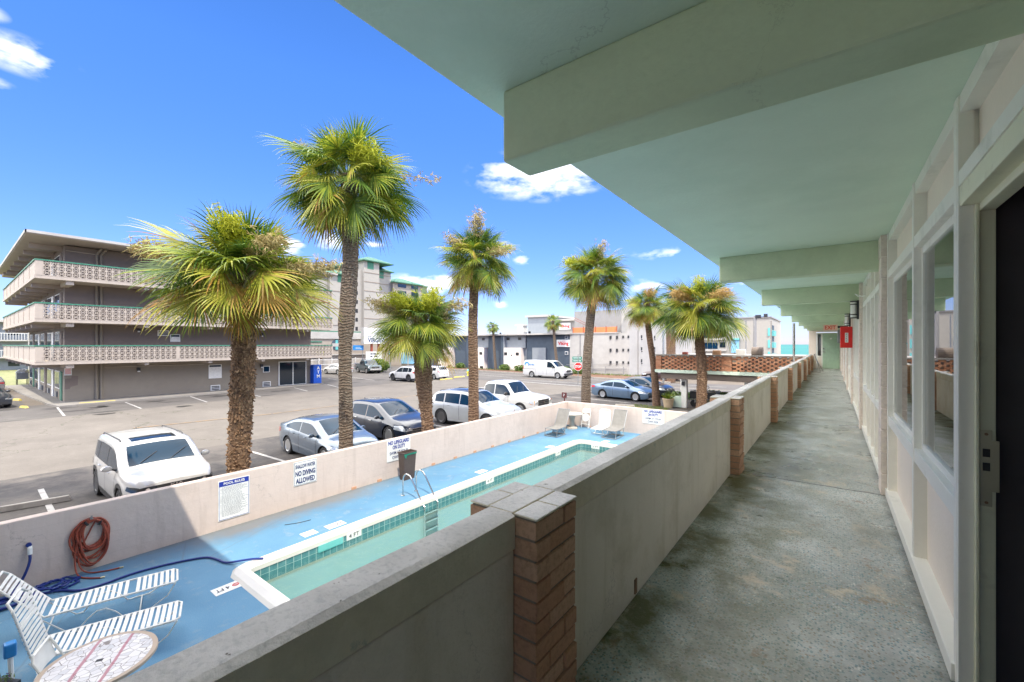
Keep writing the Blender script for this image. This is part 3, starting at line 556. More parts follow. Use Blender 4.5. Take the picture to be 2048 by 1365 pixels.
# parapet with brick piers
pw = thing('parapet', 'stucco parapet with worn grey coping running the length of the walkway', 'parapet', (-.93, 12, WF))
segy = [-3]+[y for p in [(y-.11, y+.17) for y in (1.28, 5.18, 8.98, 12.75, 16.5, 20.25, 24.0, 27.7)] for y in p]+[29.98]
for a, c in zip(segy[::2], segy[1::2]):
    b = MB(); b.box(-.985, a, WF, PX, c, 3.395); b.build('stucco_panel', 'stucco_in', pw, bevel=.006)
    k = max(2, int((c-a)/.25)); b = MB(); rows = []
    for i in range(k+1):
        y = a+(c-a)*i/k; j = lambda s_: rnd.uniform(-s_, s_)
        rows.append([(-.995, y, 3.40), (-.993+j(.002), y, 3.505+j(.003)), (-.98+j(.002), y, 3.52+j(.002)), (-.885+j(.002), y, 3.52+j(.002)), (PX+.004+j(.002), y, 3.508+j(.003)), (PX+.004, y, 3.40), (-.995, y, 3.40)])
    b.gridsurf(rows); b.add(rows[0][:6], [(0, 1, 2, 3, 4, 5)]); b.add(rows[-1][:6], [(5, 4, 3, 2, 1, 0)]); b.build('coping', 'coping', pw, smooth=True, sharp=28)
def pier(y, lab):
    t0 = thing('brick_pier', lab, 'brick pier', (-.93, y+.14, WF), 0, 'brick piers of the walkway parapet'); b = MB(); bt = MB(); ph = .0674
    y0, y1 = y-.11+.0, y+.17
    for k in range(12):
        z0 = WF+k*ph+.004; z1 = z0+ph-.009
        cuts = [y0, y0+.19, y1] if k % 2 else [y0, y0+.093, y1]
        for a, c in zip(cuts[:-1], cuts[1:]):
            j = lambda: rnd.uniform(-.005, .005)
            b.box(PX-.03, a+.003, z0, PX+.09+j(), c-.004, z1); b.box(-1.075+j(), a+.003, z0, -.96, c-.004, z1)
    b.build('bricks', 'brick', t0, bevel=.003)
    m_ = MB(); m_.box(-1.066, y0+.007, WF, PX+.081, y1-.007, 3.509); m_.build('mortar', 'mortar', t0)
    z0 = WF+12*ph+.0025
    for a, c, d, e in ((-1.077, -.99, y0+.002, y0+.15), (-1.072, -.987, y0+.154, y1-.003)): bt.box(a, d, z0, c, e, 3.520)
    bt.box(-.984, y0+.001, z0, -.877, y1-.002, 3.522)
    for d, e in ((y0+.0, y0+.145), (y0+.149, y1-.001)): bt.box(-.873, d, z0, PX+.094, e, 3.521)
    bt.build('cap', ['coping'], t0, bevel=.006)
orde = ['first', 'second', 'third', 'fourth', 'fifth', 'sixth', 'seventh', 'farthest']
for i, y in enumerate((1.28, 5.18, 8.98, 12.75, 16.5, 20.25, 24.0, 27.7)): pier(y, ('close brick pier of the parapet with grey painted cap, nearest the viewer', 'second brick pier along the parapet, white paint drips on its near edge')[i] if i < 2 else f'{orde[i]} brick pier from the viewer along the walkway parapet')
b = tag(MB().box(PX-.001, 2.28, WF+.02, PX+.006, 2.31, WF+.10).build('weep_slot', 'wood'), 'small rusty weep slot low in the walkway parapet', 'weep slot')
# wall lamps
for i, y in enumerate((10.3, 14.4)):
    t0 = thing('wall_lamp', ('half round wall lantern on pale block pilaster, nearer the viewer', 'smaller looking wall lantern behind the red cabinet')[i], 'wall lamp', (.367, y, 4.62), 0, 'wall lanterns along the walkway')
    yy = PLY[1]+.12 if i == 0 else PLY[2]+.12; t0.location.y = yy; X = .367
    b = MB(); b.box(X-.03, yy-.06, 4.52, X-.001, yy+.06, 4.83); b.build('back_plate', 'dark_plastic', t0)
    b = MB(); b.lathe([(.045, 4.55), (.045, 4.80)], 16, (X-.068, yy, 0)); b.build('glass_shade', 'lamp_glass', t0, smooth=True)
    b = MB()
    for z in (4.535, 4.59, 4.76, 4.81): b.lathe([(.050, z), (.050, z+.016)], 16, (X-.068, yy, 0))
    b.build('band', 'dark_plastic', t0)
t0 = thing('fire_cabinet', 'bright red fire cabinet projecting from the walkway wall', 'fire cabinet', (.28, 12.3, 4.2))
b = MB(); b.box(.16, 12.25, 4.02, .38, 12.45, 4.50); b.build('case', 'red', t0, bevel=.008)
b = MB(); b.box(.245, 12.243, 4.14, .305, 12.2495, 4.36); pl_ = b.build('label_plate', 'sign_white', t0)
text('F\nI\nR\nE', 'lettering', 'ink', pl_, (.275, 12.242, 4.25), '-y', .18, .03)
t0 = thing('exit_sign', 'salmon EXIT sign with red letters sticking out from the wall', 'exit sign', (.1, 15.2, 4.6))
b = MB(); b.box(-.19, 15.2, 4.50, .14, 15.23, 4.66); b.build('face_plate', 'exit_face', t0); text('EXIT', 'lettering', 'exit_red', t0, (-.025, 15.195, 4.58), '-y', .11, .25, .02)
b = MB(); b.box(.14, 15.19, 4.56, .37, 15.24, 4.62); b.build('bracket', 'dark_plastic', t0)
t0 = tag(MB().box(.17, 19.0, 4.15, .40, 19.25, 4.62).build('electric_box', 'grey_metal', bevel=.01), 'grey electric box on the wall under the EXIT sign', 'electric box')
t0 = thing('folding_chair', 'folded chair leaning on the parapet near the end door', 'folding chair', (-.72, 27.0, WF))
b = MB()
for s_ in (0, .42): b.tube([(-.45, 26.6+s_, WF+.01), (-.70, 26.6+s_, WF+.9)], .013, 6); b.tube([(-.33, 26.62+s_, WF+.01), (-.62, 26.62+s_, WF+.6)], .013, 6)
b.tube([(-.70, 26.6, WF+.9), (-.70, 27.02, WF+.9)], .013, 6); b.build('frame', 'steel', t0)
b = MB(); b.add([(-.63, 26.62, WF+.62), (-.70, 26.62, WF+.86), (-.70, 27.0, WF+.86), (-.63, 27.0, WF+.62)], [(0, 1, 2, 3)]); b.add([(-.48, 26.62, WF+.15), (-.60, 26.62, WF+.5), (-.60, 27.0, WF+.5), (-.48, 27.0, WF+.15)], [(0, 1, 2, 3)]); b.build('fabric', 'taupe', t0)
t0 = tag(MB().tube([(-1.45, 24.6, 0), (-1.45, 24.6, CE)], .05, 12).build('support_pole', 'steel', smooth=True), 'thin grey pole rising just outside the parapet to the roof beams', 'pole')
tag(MB().tube([(.405, 8.9, 4.87), (.30, 8.7, 4.90), (.33, 8.4, 4.83), (.405, 8.2, 4.82)], .006, 5).build('loose_cable', 'sign_white'), 'short loose white cable drooping beside the nearer wall lantern', 'cable')
# ================================================================ SIGNS ON THE POOL WALL
XW = -10.797
def sgn(name, lab, y0, y1, z0, z1, m='sign_white', grp=None):
    t0 = thing(name, lab, 'sign', (XW, (y0+y1)/2, z0), 0, grp); MB().box(XW, y0, z0, XW+.012, y1, z1).build('panel', m, t0, bevel=.003); return t0
t0 = sgn('pool_rules_sign', 'tall POOL RULES board with blue heading and lines of small print', 3.59, 4.22, .19, 1.07)
X = XW+.0125
b = MB(); b.box(X, 3.605, .95, X+.002, 4.205, 1.055); b.build('heading_band', 'sign_blue', t0)
text('POOL RULES', 'lettering', 'sign_white', t0, (X+.003, 3.905, 1.0), '+x', .055, .42, .02)
b = MB(); r2 = random.Random(3); z = .91
while z > .26:
    L = r2.uniform(.35, .53); y = 3.66
    if r2.random() < .5: b.box(X, 3.635, z, X+.001, 3.65, z+.011)
    while y < 3.66+L: ww = r2.uniform(.015, .05); b.box(X, y, z, X+.001, y+ww, z+.010); y += ww+.010
    z -= .0235
b.build('small_print', 'print_grey', t0)
def border(t0, y0, y1, z0, z1, m):
    b = MB()
    for a in ((y0, z0, y1, z0+.008), (y0, z1-.008, y1, z1), (y0, z0, y0+.008, z1), (y1-.008, z0, y1, z1)): b.box(X, a[0], a[1], X+.0015, a[2], a[3])
    b.build('border', m, t0)
border(t0, 3.605, 4.205, .205, .949, 'sign_blue')
t0 = sgn('no_diving_sign', 'square sign reading SHALLOW WATER NO DIVING ALLOWED', 5.23, 5.83, .52, 1.12)
border(t0, 5.245, 5.815, .535, 1.105, 'ink_navy')
text('SHALLOW WATER', 'lettering', 'ink_navy', t0, (X+.002, 5.53, 1.0), '+x', .10, .51, .02); text('NO DIVING', 'lettering', 'ink_navy', t0, (X+.002, 5.53, .82), '+x', .135, .51, .035); text('ALLOWED', 'lettering', 'ink_navy', t0, (X+.002, 5.53, .64), '+x', .135, .49, .035)
t0 = sgn('lifeguard_sign', 'NO LIFEGUARD ON DUTY sign on the long wall, half hidden by the bin', 8.03, 8.93, .50, 1.14, grp='no lifeguard signs')
def life(t0, c, face, f):
    for tx, dz, h, w_, bo, mt in (('NO LIFEGUARD', .24, .12, .80, .03, 'sign_blue'), ('ON DUTY', .09, .12, .48, .03, 'sign_blue'), ('SWIM AT YOUR', -.08, .095, .70, .008, 'ink_navy'), ('OWN RISK', -.22, .095, .50, .008, 'ink_navy')): text(tx, 'lettering', mt, t0, f(dz), face, h, w_, bo)
life(t0, None, '+x', lambda dz: (X+.002, 8.48, .83+dz))
t0 = thing('lifeguard_sign', 'NO LIFEGUARD ON DUTY sign on the far end wall', 'sign', (-6.39, 19.045, .5), 0, 'no lifeguard signs'); MB().box(-6.87, 19.034, .52, -5.91, 19.046, 1.15).build('panel', 'sign_white', t0, bevel=.003)
life(t0, None, '-y', lambda dz: (-6.39, 19.031, .84+dz))
# waste bin
t0 = thing('waste_bin', 'slim dark brown open waste bin with green liner against the pool wall', 'bin', (-10.35, 8.45, 0), 0)
b = MB(); T, B = (.14, .235), (.105, .19)
def ringp(hx, hy, z): return [(-hx, -hy, z), (hx, -hy, z), (hx, hy, z), (-hx, hy, z)]
rows = [ringp(*B, 0), ringp(*T, .80), ringp(T[0]+.012, T[1]+.012, .80), ringp(T[0]+.012, T[1]+.012, .84), ringp(T[0]-.012, T[1]-.012, .84), ringp(B[0]-.02, B[1]-.02, .05)]
rows = [r_+[r_[0]] for r_ in rows]; b.gridsurf(rows); b.add(rows[0][:4], [(0, 1, 2, 3)]); b.add(rows[-1][:4], [(0, 1, 2, 3)]); b.build('bin_body', 'bin_brown', t0, local=True, bevel=.006)
b = MB(); b.add([(T[0]+.014, -.23, .80), (T[0]+.014, -.12, .79), (T[0]+.016, -.17, .66), (T[0]+.015, -.22, .72)], [(0, 1, 2, 3)]); b.add([(T[0]+.0135, -.24, .76), (T[0]+.0135, .24, .755), (T[0]+.0145, .24, .80), (T[0]+.0145, -.24, .80)], [(0, 1, 2, 3)]); b.build('liner', 'street_green', t0, local=True)
# pool ladder
t0 = thing('pool_ladder', 'stainless steel pool ladder with arched rails and steps into water', 'pool ladder', (-9.0, 7.65, 0))
for y in (7.42, 7.88):
    b = MB(); pts = [(-9.27, y, 0), (-9.27, y, .42), (-9.24, y, .53), (-9.17, y, .60), (-9.08, y, .62), (-8.98, y, .58), (-8.88, y, .48)]+[(-8.88+.48*k/6, y, .48-.64*k/6) for k in range(1, 6)]+[(-8.405, y, -.1), (-8.40, y, -.25), (-8.40, y, -1.0)]
    b.tube(pts, .021, 10); b.build('rail', 'steel', t0, smooth=True)
    b = MB(); b.lathe([(.055, .002), (.055, .016), (.03, .026)], 16, (-9.27, y, 0)); b.build('flange', 'steel', t0)
for z in (-.30, -.52, -.74, -.96): b = MB(); b.box(-8.44, 7.43, z, -8.36, 7.87, z+.03); b.build('step', 'steel', t0)
b = MB(); 
for y in (7.42, 7.88): b.lathe([(.035, -1.02), (.035, -.98)], 10, (-8.42, y, 0))
b.build('foot_cap', 'sign_white', t0)

# ================================================================ FURNITURE
def strap_lounger(lab, p_h, p_f, back_z, back_len, w_=.5, zs=.33, n_seat=20, n_back=11, grp=None, missing=(), curvy=True, legs=True):
    h = Vector(p_h); f = Vector(p_f); d = (f-h); L = d.length; ang = math.degrees(math.atan2(d.y, d.x))
    t0 = thing('sun_lounger', lab, 'sun lounger', (h.x, h.y, 0), ang, grp); hw = w_/2
    by = -math.sqrt(max(.01, back_len**2-(back_z-zs)**2))
    b = MB()
    b.tube([(by, -hw, back_z), (0, -hw, zs), (L-.05, -hw, zs), (L, -hw+.05, zs-.005), (L, hw-.05, zs-.005), (L-.05, hw, zs), (0, hw, zs), (by, hw, back_z), (by-.06, hw-.06, back_z+.08), (by-.06, -hw+.06, back_z+.08)], .015, 8, closed=True)
    for q in (.33, .66): b.tube([(by*q, -hw, zs+(back_z-zs)*q), (by*q, hw, zs+(back_z-zs)*q)], .009, 6)
    b.build('frame', 'strap', t0, smooth=True, local=True)
    b = MB()
    for s_ in (-1, 1):
        pts = [(L-.02, s_*hw, zs-.01), (L-.12, s_*(hw+.02), .16), (L-.36, s_*(hw+.04), .02), (L-.52, s_*(hw+.04), .02)] + [(L-.62-.5*k/5, s_*(hw+.03), .02+.22*math.sin(k/5*math.pi)) for k in range(0, 6)] + [(L-1.2, s_*(hw+.02), .02), (-.03, s_*(hw), zs-.02)]
        if not curvy: pts = [(L-.25, s_*hw, zs), (L-.15, s_*hw, .01), (L-.5, s_*hw, .01), (.1, s_*hw, .01), (.2, s_*hw, zs)]
        b.tube(pts, .010, 6)
    b.tube([(L-.45, -hw-.04, .02), (L-.45, hw+.04, .02)], .010, 6); b.tube([(.02, -hw, .1), (.02, hw, .1)], .01, 6); b.build('leg_frame', 'strap', t0, smooth=True, local=True)
    b = MB()
    def strap(x, z, dx, dz, sw):
        nx, nz = -dz, dx
        for s_ in (0, 1): pass
        rows = []
        for y in (-hw-.017, -hw-.012, -hw+.02, 0, hw-.02, hw+.012, hw+.017):
            zz = .016 if abs(y) < hw+.01 else -.006; sg = -.006 if y == 0 else 0
            rows.append([(x-dx*sw/2+nx*(zz+sg), y, z-dz*sw/2+nz*(zz+sg)), (x+dx*sw/2+nx*(zz+sg), y, z+dz*sw/2+nz*(zz+sg))])
        b.gridsurf(rows)
        rows2 = [[(p[0]-nx*.005, p[1], p[2]-nz*.005) for p in r_] for r_ in rows]; b.gridsurf(rows2)
    for i in range(n_seat):
        if i in missing: continue
        x = .06+(L-.12)*i/(n_seat-1); strap(x+rnd.uniform(-.004, .004), zs, 1, 0, .042)
    bl = math.hypot(by, back_z-zs); ux, uz = -by/bl, -(back_z-zs)/bl
    for i in range(n_back):
        q = (.06+(bl-.06)*i/(n_back-1)); strap(-ux*q, zs-uz*q, ux, uz, .037)
    b.build('straps', 'strap', t0, smooth=True, local=True); return t0
LG = 'white strap loungers in the near shade'
strap_lounger('white strap lounger next to the pool wall with one gap in its straps', (-8.93, .87), (-8.56, 2.27), .85, .66, .5, grp=LG, missing=(12,))
strap_lounger('white strap lounger between the other near one and the mosaic table', (-7.84, .70), (-7.40, 2.0), .97, .66, .52, grp=LG)
t0 = strap_lounger('white strapped lounger at far pool end between folding chair and grey sling lounger', (-8.5, 18.5), (-8.42, 17.45), .95, .62, .52, .30, 13, 9)
def sling_lounger(lab, p_h, p_f, back_z, back_len, w_=.6, zs=.34):
    h = Vector(p_h); f = Vector(p_f); d = f-h; L = d.length; t0 = thing('sun_lounger', lab, 'sun lounger', (h.x, h.y, 0), math.degrees(math.atan2(d.y, d.x)), 'grey sling loungers at the far pool end'); hw = w_/2
    by = -math.sqrt(back_len**2-(back_z-zs)**2); b = MB()
    for s_ in (-1, 1):
        b.tube([(by, s_*hw, back_z), (0, s_*hw, zs), (L, s_*hw, zs)], .016, 8)
        b.tube([(L-.02, s_*hw, zs), (L+.06, s_*hw, .02), (L-.3, s_*hw, .02), (.15, s_*hw, .015), (.05, s_*hw, zs)], .015, 8); b.tube([(-.02, s_*hw, .015), (.18, s_*hw, .015), (by*.5, s_*hw, zs+(back_z-zs)*.5)], .013, 8)
    for x, z in ((by, back_z), (L, zs), (L+.06, .02), (.15, .02), (-.02, .015)): b.tube([(x, -hw, z), (x, hw, z)], .014, 8)
    b.build('frame', 'grey_metal', t0, smooth=True, local=True)
    b = MB(); rows = []
    for k in range(7): q = 1-k/6; rows.append([(by*q, y, zs+(back_z-zs)*q-.02*math.sin(q*3.14)*(1-abs(y)/hw)) for y in (-hw, -hw/2, 0, hw/2, hw)])
    for k in range(1, 9): q = k/8; rows.append([(L*q, y, zs-.025*math.sin(q*3.14)*(1-abs(y)/hw)) for y in (-hw, -hw/2, 0, hw/2, hw)])
    b.gridsurf(rows); b.build('sling', 'sling', t0, smooth=True, local=True, sharp=60); return t0
sling_lounger('grey sling lounger beside the long wall, steep back turned to the table', (-9.98, 16.95), (-9.96, 16.15), 1.08, .85)
sling_lounger('grey sling lounger nearest the lifeguard sign on the end wall', (-7.75, 18.25), (-7.72, 17.3), 1.08, .86, .62)
# round concrete table far
t0 = thing('round_table', 'weathered round concrete pedestal table in the far pool corner', 'table', (-10.13, 18.35, 0))
MB().lathe([(.02, .66), (.47, .665), (.50, .69), (.50, .72), (.48, .735), (.02, .735)], 36).build('table_top', 'concrete_tab', t0, smooth=True, local=True)
MB().lathe([(.27, 0), (.26, .06), (.13, .10), (.115, .3), (.14, .5), (.21, .66)], 24).build('pedestal', 'concrete_tab', t0, smooth=True, local=True, sharp=50)
t0 = thing('side_table', 'small white folding side table between lounger and concrete table', 'side table', (-10.25, 17.55, 0), 20)
MB().box(-.16, -.2, .43, .16, .2, .45).build('table_top', 'strap', t0, local=True)
b = MB()
for s_ in (-.17, .17): b.tube([(-.15, s_, .01), (.15, s_, .43)], .012, 6); b.tube([(.15, s_, .01), (-.15, s_, .43)], .012, 6)
b.build('leg_frame', 'strap', t0, local=True)
# folding chairs
def folding_chair(lab, loc, rz, folded):
    t0 = thing('folding_chair', lab, 'folding chair', loc, rz); b = MB(); p = MB()
    if folded:
        def P(u, z, o=0): return (u, -.28+.24*z/.95+o, z)
        b.tube([P(-.21, .01), P(-.21, .85), P(-.17, .93), P(.17, .93), P(.21, .85), P(.21, .01)], .013, 8); b.tube([P(-.18, .02, -.05), P(-.18, .6, -.04), P(.18, .6, -.04), P(.18, .02, -.05)], .011, 8)
        b.tube([P(-.2, .2), P(.2, .2)], .01, 6)
        def slab(z0, z1, o, bulge): p.gridsurf([[(u, -.28+.24*z/.95+o+bulge*(1-(u/.19)**2), z) for u in (-.19, -.1, 0, .1, .19)] for z in (z0, z0+(z1-z0)*.25, z0+(z1-z0)*.75, z1)])
        slab(.74, .90, -.012, 0); b.build('frame', 'strap', t0, smooth=True, local=True); p.build('backrest', 'strap', t0, smooth=True, local=True)
        q = MB(); q.prism([(.19*math.cos(a), .17*math.sin(a)) for a in [i/20*6.283 for i in range(20)]], 0, .02); q.v = [(x, -.28+.24*(.52+y)/.95-.05-z, .52+y*1.1) for x, y, z in q.v]; q.build('seat', 'strap', t0, local=True)
    else:
        for s_ in (-.21, .21): b.tube([(.22, s_, .01), (-.16, s_, .83), (-.17, s_*.8, .88)], .013, 8); b.tube([(-.22, s_*.9, .01), (.17, s_*.9, .46)], .012, 8)
        b.tube([(-.17, -.17, .88), (-.17, .17, .88)], .013, 8); b.tube([(.13, -.2, .2), (.13, .2, .2)], .01, 6); b.tube([(-.14, -.19, .1), (-.14, .19, .1)], .01, 6); b.build('frame', 'strap', t0, smooth=True, local=True)
        p.gridsurf([[(-.145-.03*(1-(y/.2)**2)+(z-.75)*-.3, y, z) for y in (-.2, -.15, -.07, 0, .07, .15, .2)] for z in (.65, .67, .84, .86)]); p.build('backrest', 'strap', t0, smooth=True, local=True)
        q = MB(); q.prism([(-.17, -.17), (-.1, -.2), (.15, -.2), (.22, -.15), (.22, .15), (.15, .2), (-.1, .2), (-.17, .17)], .45, .47); q.build('seat', 'strap', t0, local=True, bevel=.006)
    return t0
folding_chair('white folding chair folded flat against the far end wall', (-9.62, 19.0, 0), 0, True)
folding_chair('open white folding chair tucked between the near lounger and mosaic table', (-6.66, .76, 0), 66, False)
t0 = thing('mosaic_table', 'round crazy paved mosaic table with red bands in the near shade', 'table', (-6.24, .98, 0), 60)
b = MB(); b.lathe([(.03, .68), (.47, .685), (.485, .70), (.48, .725), (.03, .73)], 48); b.build('table_top', 'mosaic', t0, smooth=True, local=True, sharp=40)
MB().lathe([(.25, 0), (.24, .05), (.1, .09), (.09, .5), (.16, .68)], 20).build('pedestal', 'concrete_tab', t0, smooth=True, local=True, sharp=50)
MB().box(-.03, -.02, .7305, .03, .02, .7325).build('umbrella_hole', 'dark', t0, local=True)
t0 = thing('flower_trough', 'dark planter of small purple flowers at the lower left edge', 'planter', (-7.12, .26, 0), -60)
b = MB(); b.add([(-.17, -.1, 0), (.17, -.1, 0), (.17, .1, 0), (-.17, .1, 0), (-.2, -.12, .42), (.2, -.12, .42), (.2, .12, .42), (-.2, .12, .42)], [(0, 1, 2, 3), (0, 1, 5, 4), (1, 2, 6, 5), (2, 3, 7, 6), (3, 0, 4, 7), (4, 5, 6, 7)]); b.build('trough', 'dark_plastic', t0, local=True)
def fluff(b, c, rad, n, size, flat=1.0, rr=rnd):
    for _ in range(n):
        v = Vector((rr.gauss(0, 1), rr.gauss(0, 1), rr.gauss(0, 1))).normalized()*rr.random()**.4; p = Vector(c)+Vector((v.x*rad[0], v.y*rad[1], v.z*rad[2]))
        a = Vector((rr.gauss(0, 1), rr.gauss(0, 1), rr.gauss(0, .7))).normalized(); o_ = a.orthogonal().normalized(); s_ = size*rr.uniform(.6, 1.4)
        b.add([p-a*s_, p+o_*s_*.45*flat, p+a*s_, p-o_*s_*.45*flat], [(0, 1, 2, 3)])
b = MB(); fluff(b, (0, 0, .46), (.21, .13, .08), 400, .022); b.build('foliage', 'bush', t0, local=True); plain('purple', (.25, .06, .28), .7); b = MB(); fluff(b, (0, 0, .48), (.2, .13, .08), 70, .016, 2); b.build('flowers', 'purple', t0, local=True)
t0 = thing('pool_net_pole', 'white pole with bright blue plastic head at the lower left corner', 'pool pole', (-7.4, .43, 0)); b = MB(); b.tube([(-7.34, .45, 0), (-7.40, .43, .62)], .022, 8); b.build('pole', 'sign_white', t0); b = MB(); b.box(-7.46, .38, .58, -7.35, .48, .74); b.build('head', 'van_blue', t0, bevel=.02)
# hoses
def smooth_path(P, it=2):
    for _ in range(it):
        Q = [P[0]]
        for a, b_ in zip(P[:-1], P[1:]): a = Vector(a); b_ = Vector(b_); Q += [tuple(a*.75+b_*.25), tuple(a*.25+b_*.75)]
        P = Q+[P[-1]]
    return P
t0 = thing('vacuum_hose', 'dark blue vacuum hose from the wall inlet across the deck into the pool', 'hose', (-10.2, 1.4, 0)); H_ = .024
run = [(-10.75, .84, .63), (-10.70, .84, .45), (-10.72, .74, .15), (-10.6, .6, .03)]
for k in range(26): a = k/26*6.283*2.5+2.5; r_ = .22+.06*math.sin(k*1.7); run.append((-10.35+r_*math.cos(a)*.8, .62+r_*math.sin(a)*1.0, H_+.02*(k//9)))
run += [(-10.30, 1.1, H_), (-9.95, 1.30, H_), (-9.88, 1.55, H_), (-9.95, 2.0, H_), (-9.86, 2.4, H_), (-9.72, 2.75, H_), (-9.58, 3.0, H_), (-9.35, 3.08, H_), (-9.02, 3.12, H_), (-8.86, 3.26, H_+.03), (-8.68, 3.42, H_+.06), (-8.54, 3.58, H_+.05)]
b = MB(); b.tube(smooth_path(run), .019, 8); b.build('tube', 'hose_blue', t0, smooth=True)
b = MB()
for c, rr_, k0 in (((-10.45, 1.15), .2, 0), ((-10.5, 1.05), .16, 9)): b.tube(smooth_path([(c[0]+(rr_+.03*math.sin(k*2+k0))*math.cos(k/6), c[1]+(rr_+.04*math.sin(k*1.3+k0))*math.sin(k/6)*1.1, H_+.012*(k//8)) for k in range(44)], 1), .017, 7)
b.build('coiled_tube', 'hose_blue', t0, smooth=True); b = MB(); b.tube([(-10.80, .84, .70), (-10.74, .84, .67), (-10.735, .84, .58)], .03, 10); b.build('cuff', 'sign_white', t0); b = MB(); b.lathe([(.035, -10.80), (.035, -10.755)], 12, (0, .83, .73), 'x'); b.build('wall_inlet', 'hose_blue', t0)
t0 = thing('garden_hose', 'thick coil of red rubber hose hanging on the pool wall', 'hose', (-10.72, 1.6, .6)); r2 = random.Random(5)
b = MB(); pts = []
for c in range(11):
    ry = r2.uniform(.16, .235); rz_ = r2.uniform(.22, .42); zt = .93+r2.uniform(-.05, .02); yc = 1.585+r2.uniform(-.04, .035); xo = -10.78+.012*(c % 5)+.01
    for k in range(16): a = k/16*6.283+1.571; pts.append((xo+.01*math.sin(k+c), yc+ry*math.cos(a)*(1+.12*math.sin(a*2+c)), zt-rz_+rz_*math.sin(a)))
b.tube(smooth_path(pts, 1), .0155, 6)
pe = pts[-1]; b.tube(smooth_path([pe, (-10.74, 1.4, .35), (-10.70, 1.42, .12), (-10.6, 1.5, .02), (-10.45, 1.72, .015), (-10.40, 1.90, .015)]), .0125, 6); b.tube(smooth_path([(-10.74, 1.38, .5), (-10.70, 1.36, .18), (-10.55, 1.38, .02), (-10.35, 1.5, .015), (-10.22, 1.62, .015)]), .0125, 6)
b.build('rubber_tube', 'hose_red', t0, smooth=True); b = MB()
for p, q in (((-10.40, 1.90, .015), (-10.385, 1.95, .015)), ((-10.22, 1.62, .015), (-10.20, 1.67, .015))): b.tube([p, q], .017, 8)
b.build('coupling', 'brass', t0); b = MB(); b.box(-10.80, 1.56, .93, -10.70, 1.60, .95); b.bar((-10.71, 1.58, .94), (-10.71, 1.58, 1.0), .02); b.build('hook', 'grey_metal', t0)
b = MB(); b.tube([(-10.752, 1.50, .90), (-10.71, 1.50, .89), (-10.71, 1.53, .84)], .02, 6); b.tube([(-10.75, 1.7, .86), (-10.705, 1.7, .85), (-10.71, 1.67, .8)], .02, 6); b.build('tie', 'dark', t0)
t0 = tag(MB().tube(smooth_path([(-9.9, 4.6, .01), (-9.75, 4.85, .01), (-9.7, 5.1, .01)]), .006, 5).build('short_wire', 'dark'), 'short dark bent wire lying on the sunlit blue deck', 'wire')
# brown stake sign behind the corner
t0 = thing('parking_sign', 'small dark red sign on a short stake behind the pool wall corner', 'sign', (-12.3, 21.4, 0)); MB().bar((-12.3, 21.4, 0), (-12.3, 21.4, 1.05), .05).build('post', 'sign_brown', t0); MB().box(-12.46, 21.37, 1.02, -12.16, 21.41, 1.32).build('panel', 'sign_brown', t0); text('P', 'lettering', 'sign_white', t0, (-12.31, 21.365, 1.17), '-y', .16, .1)
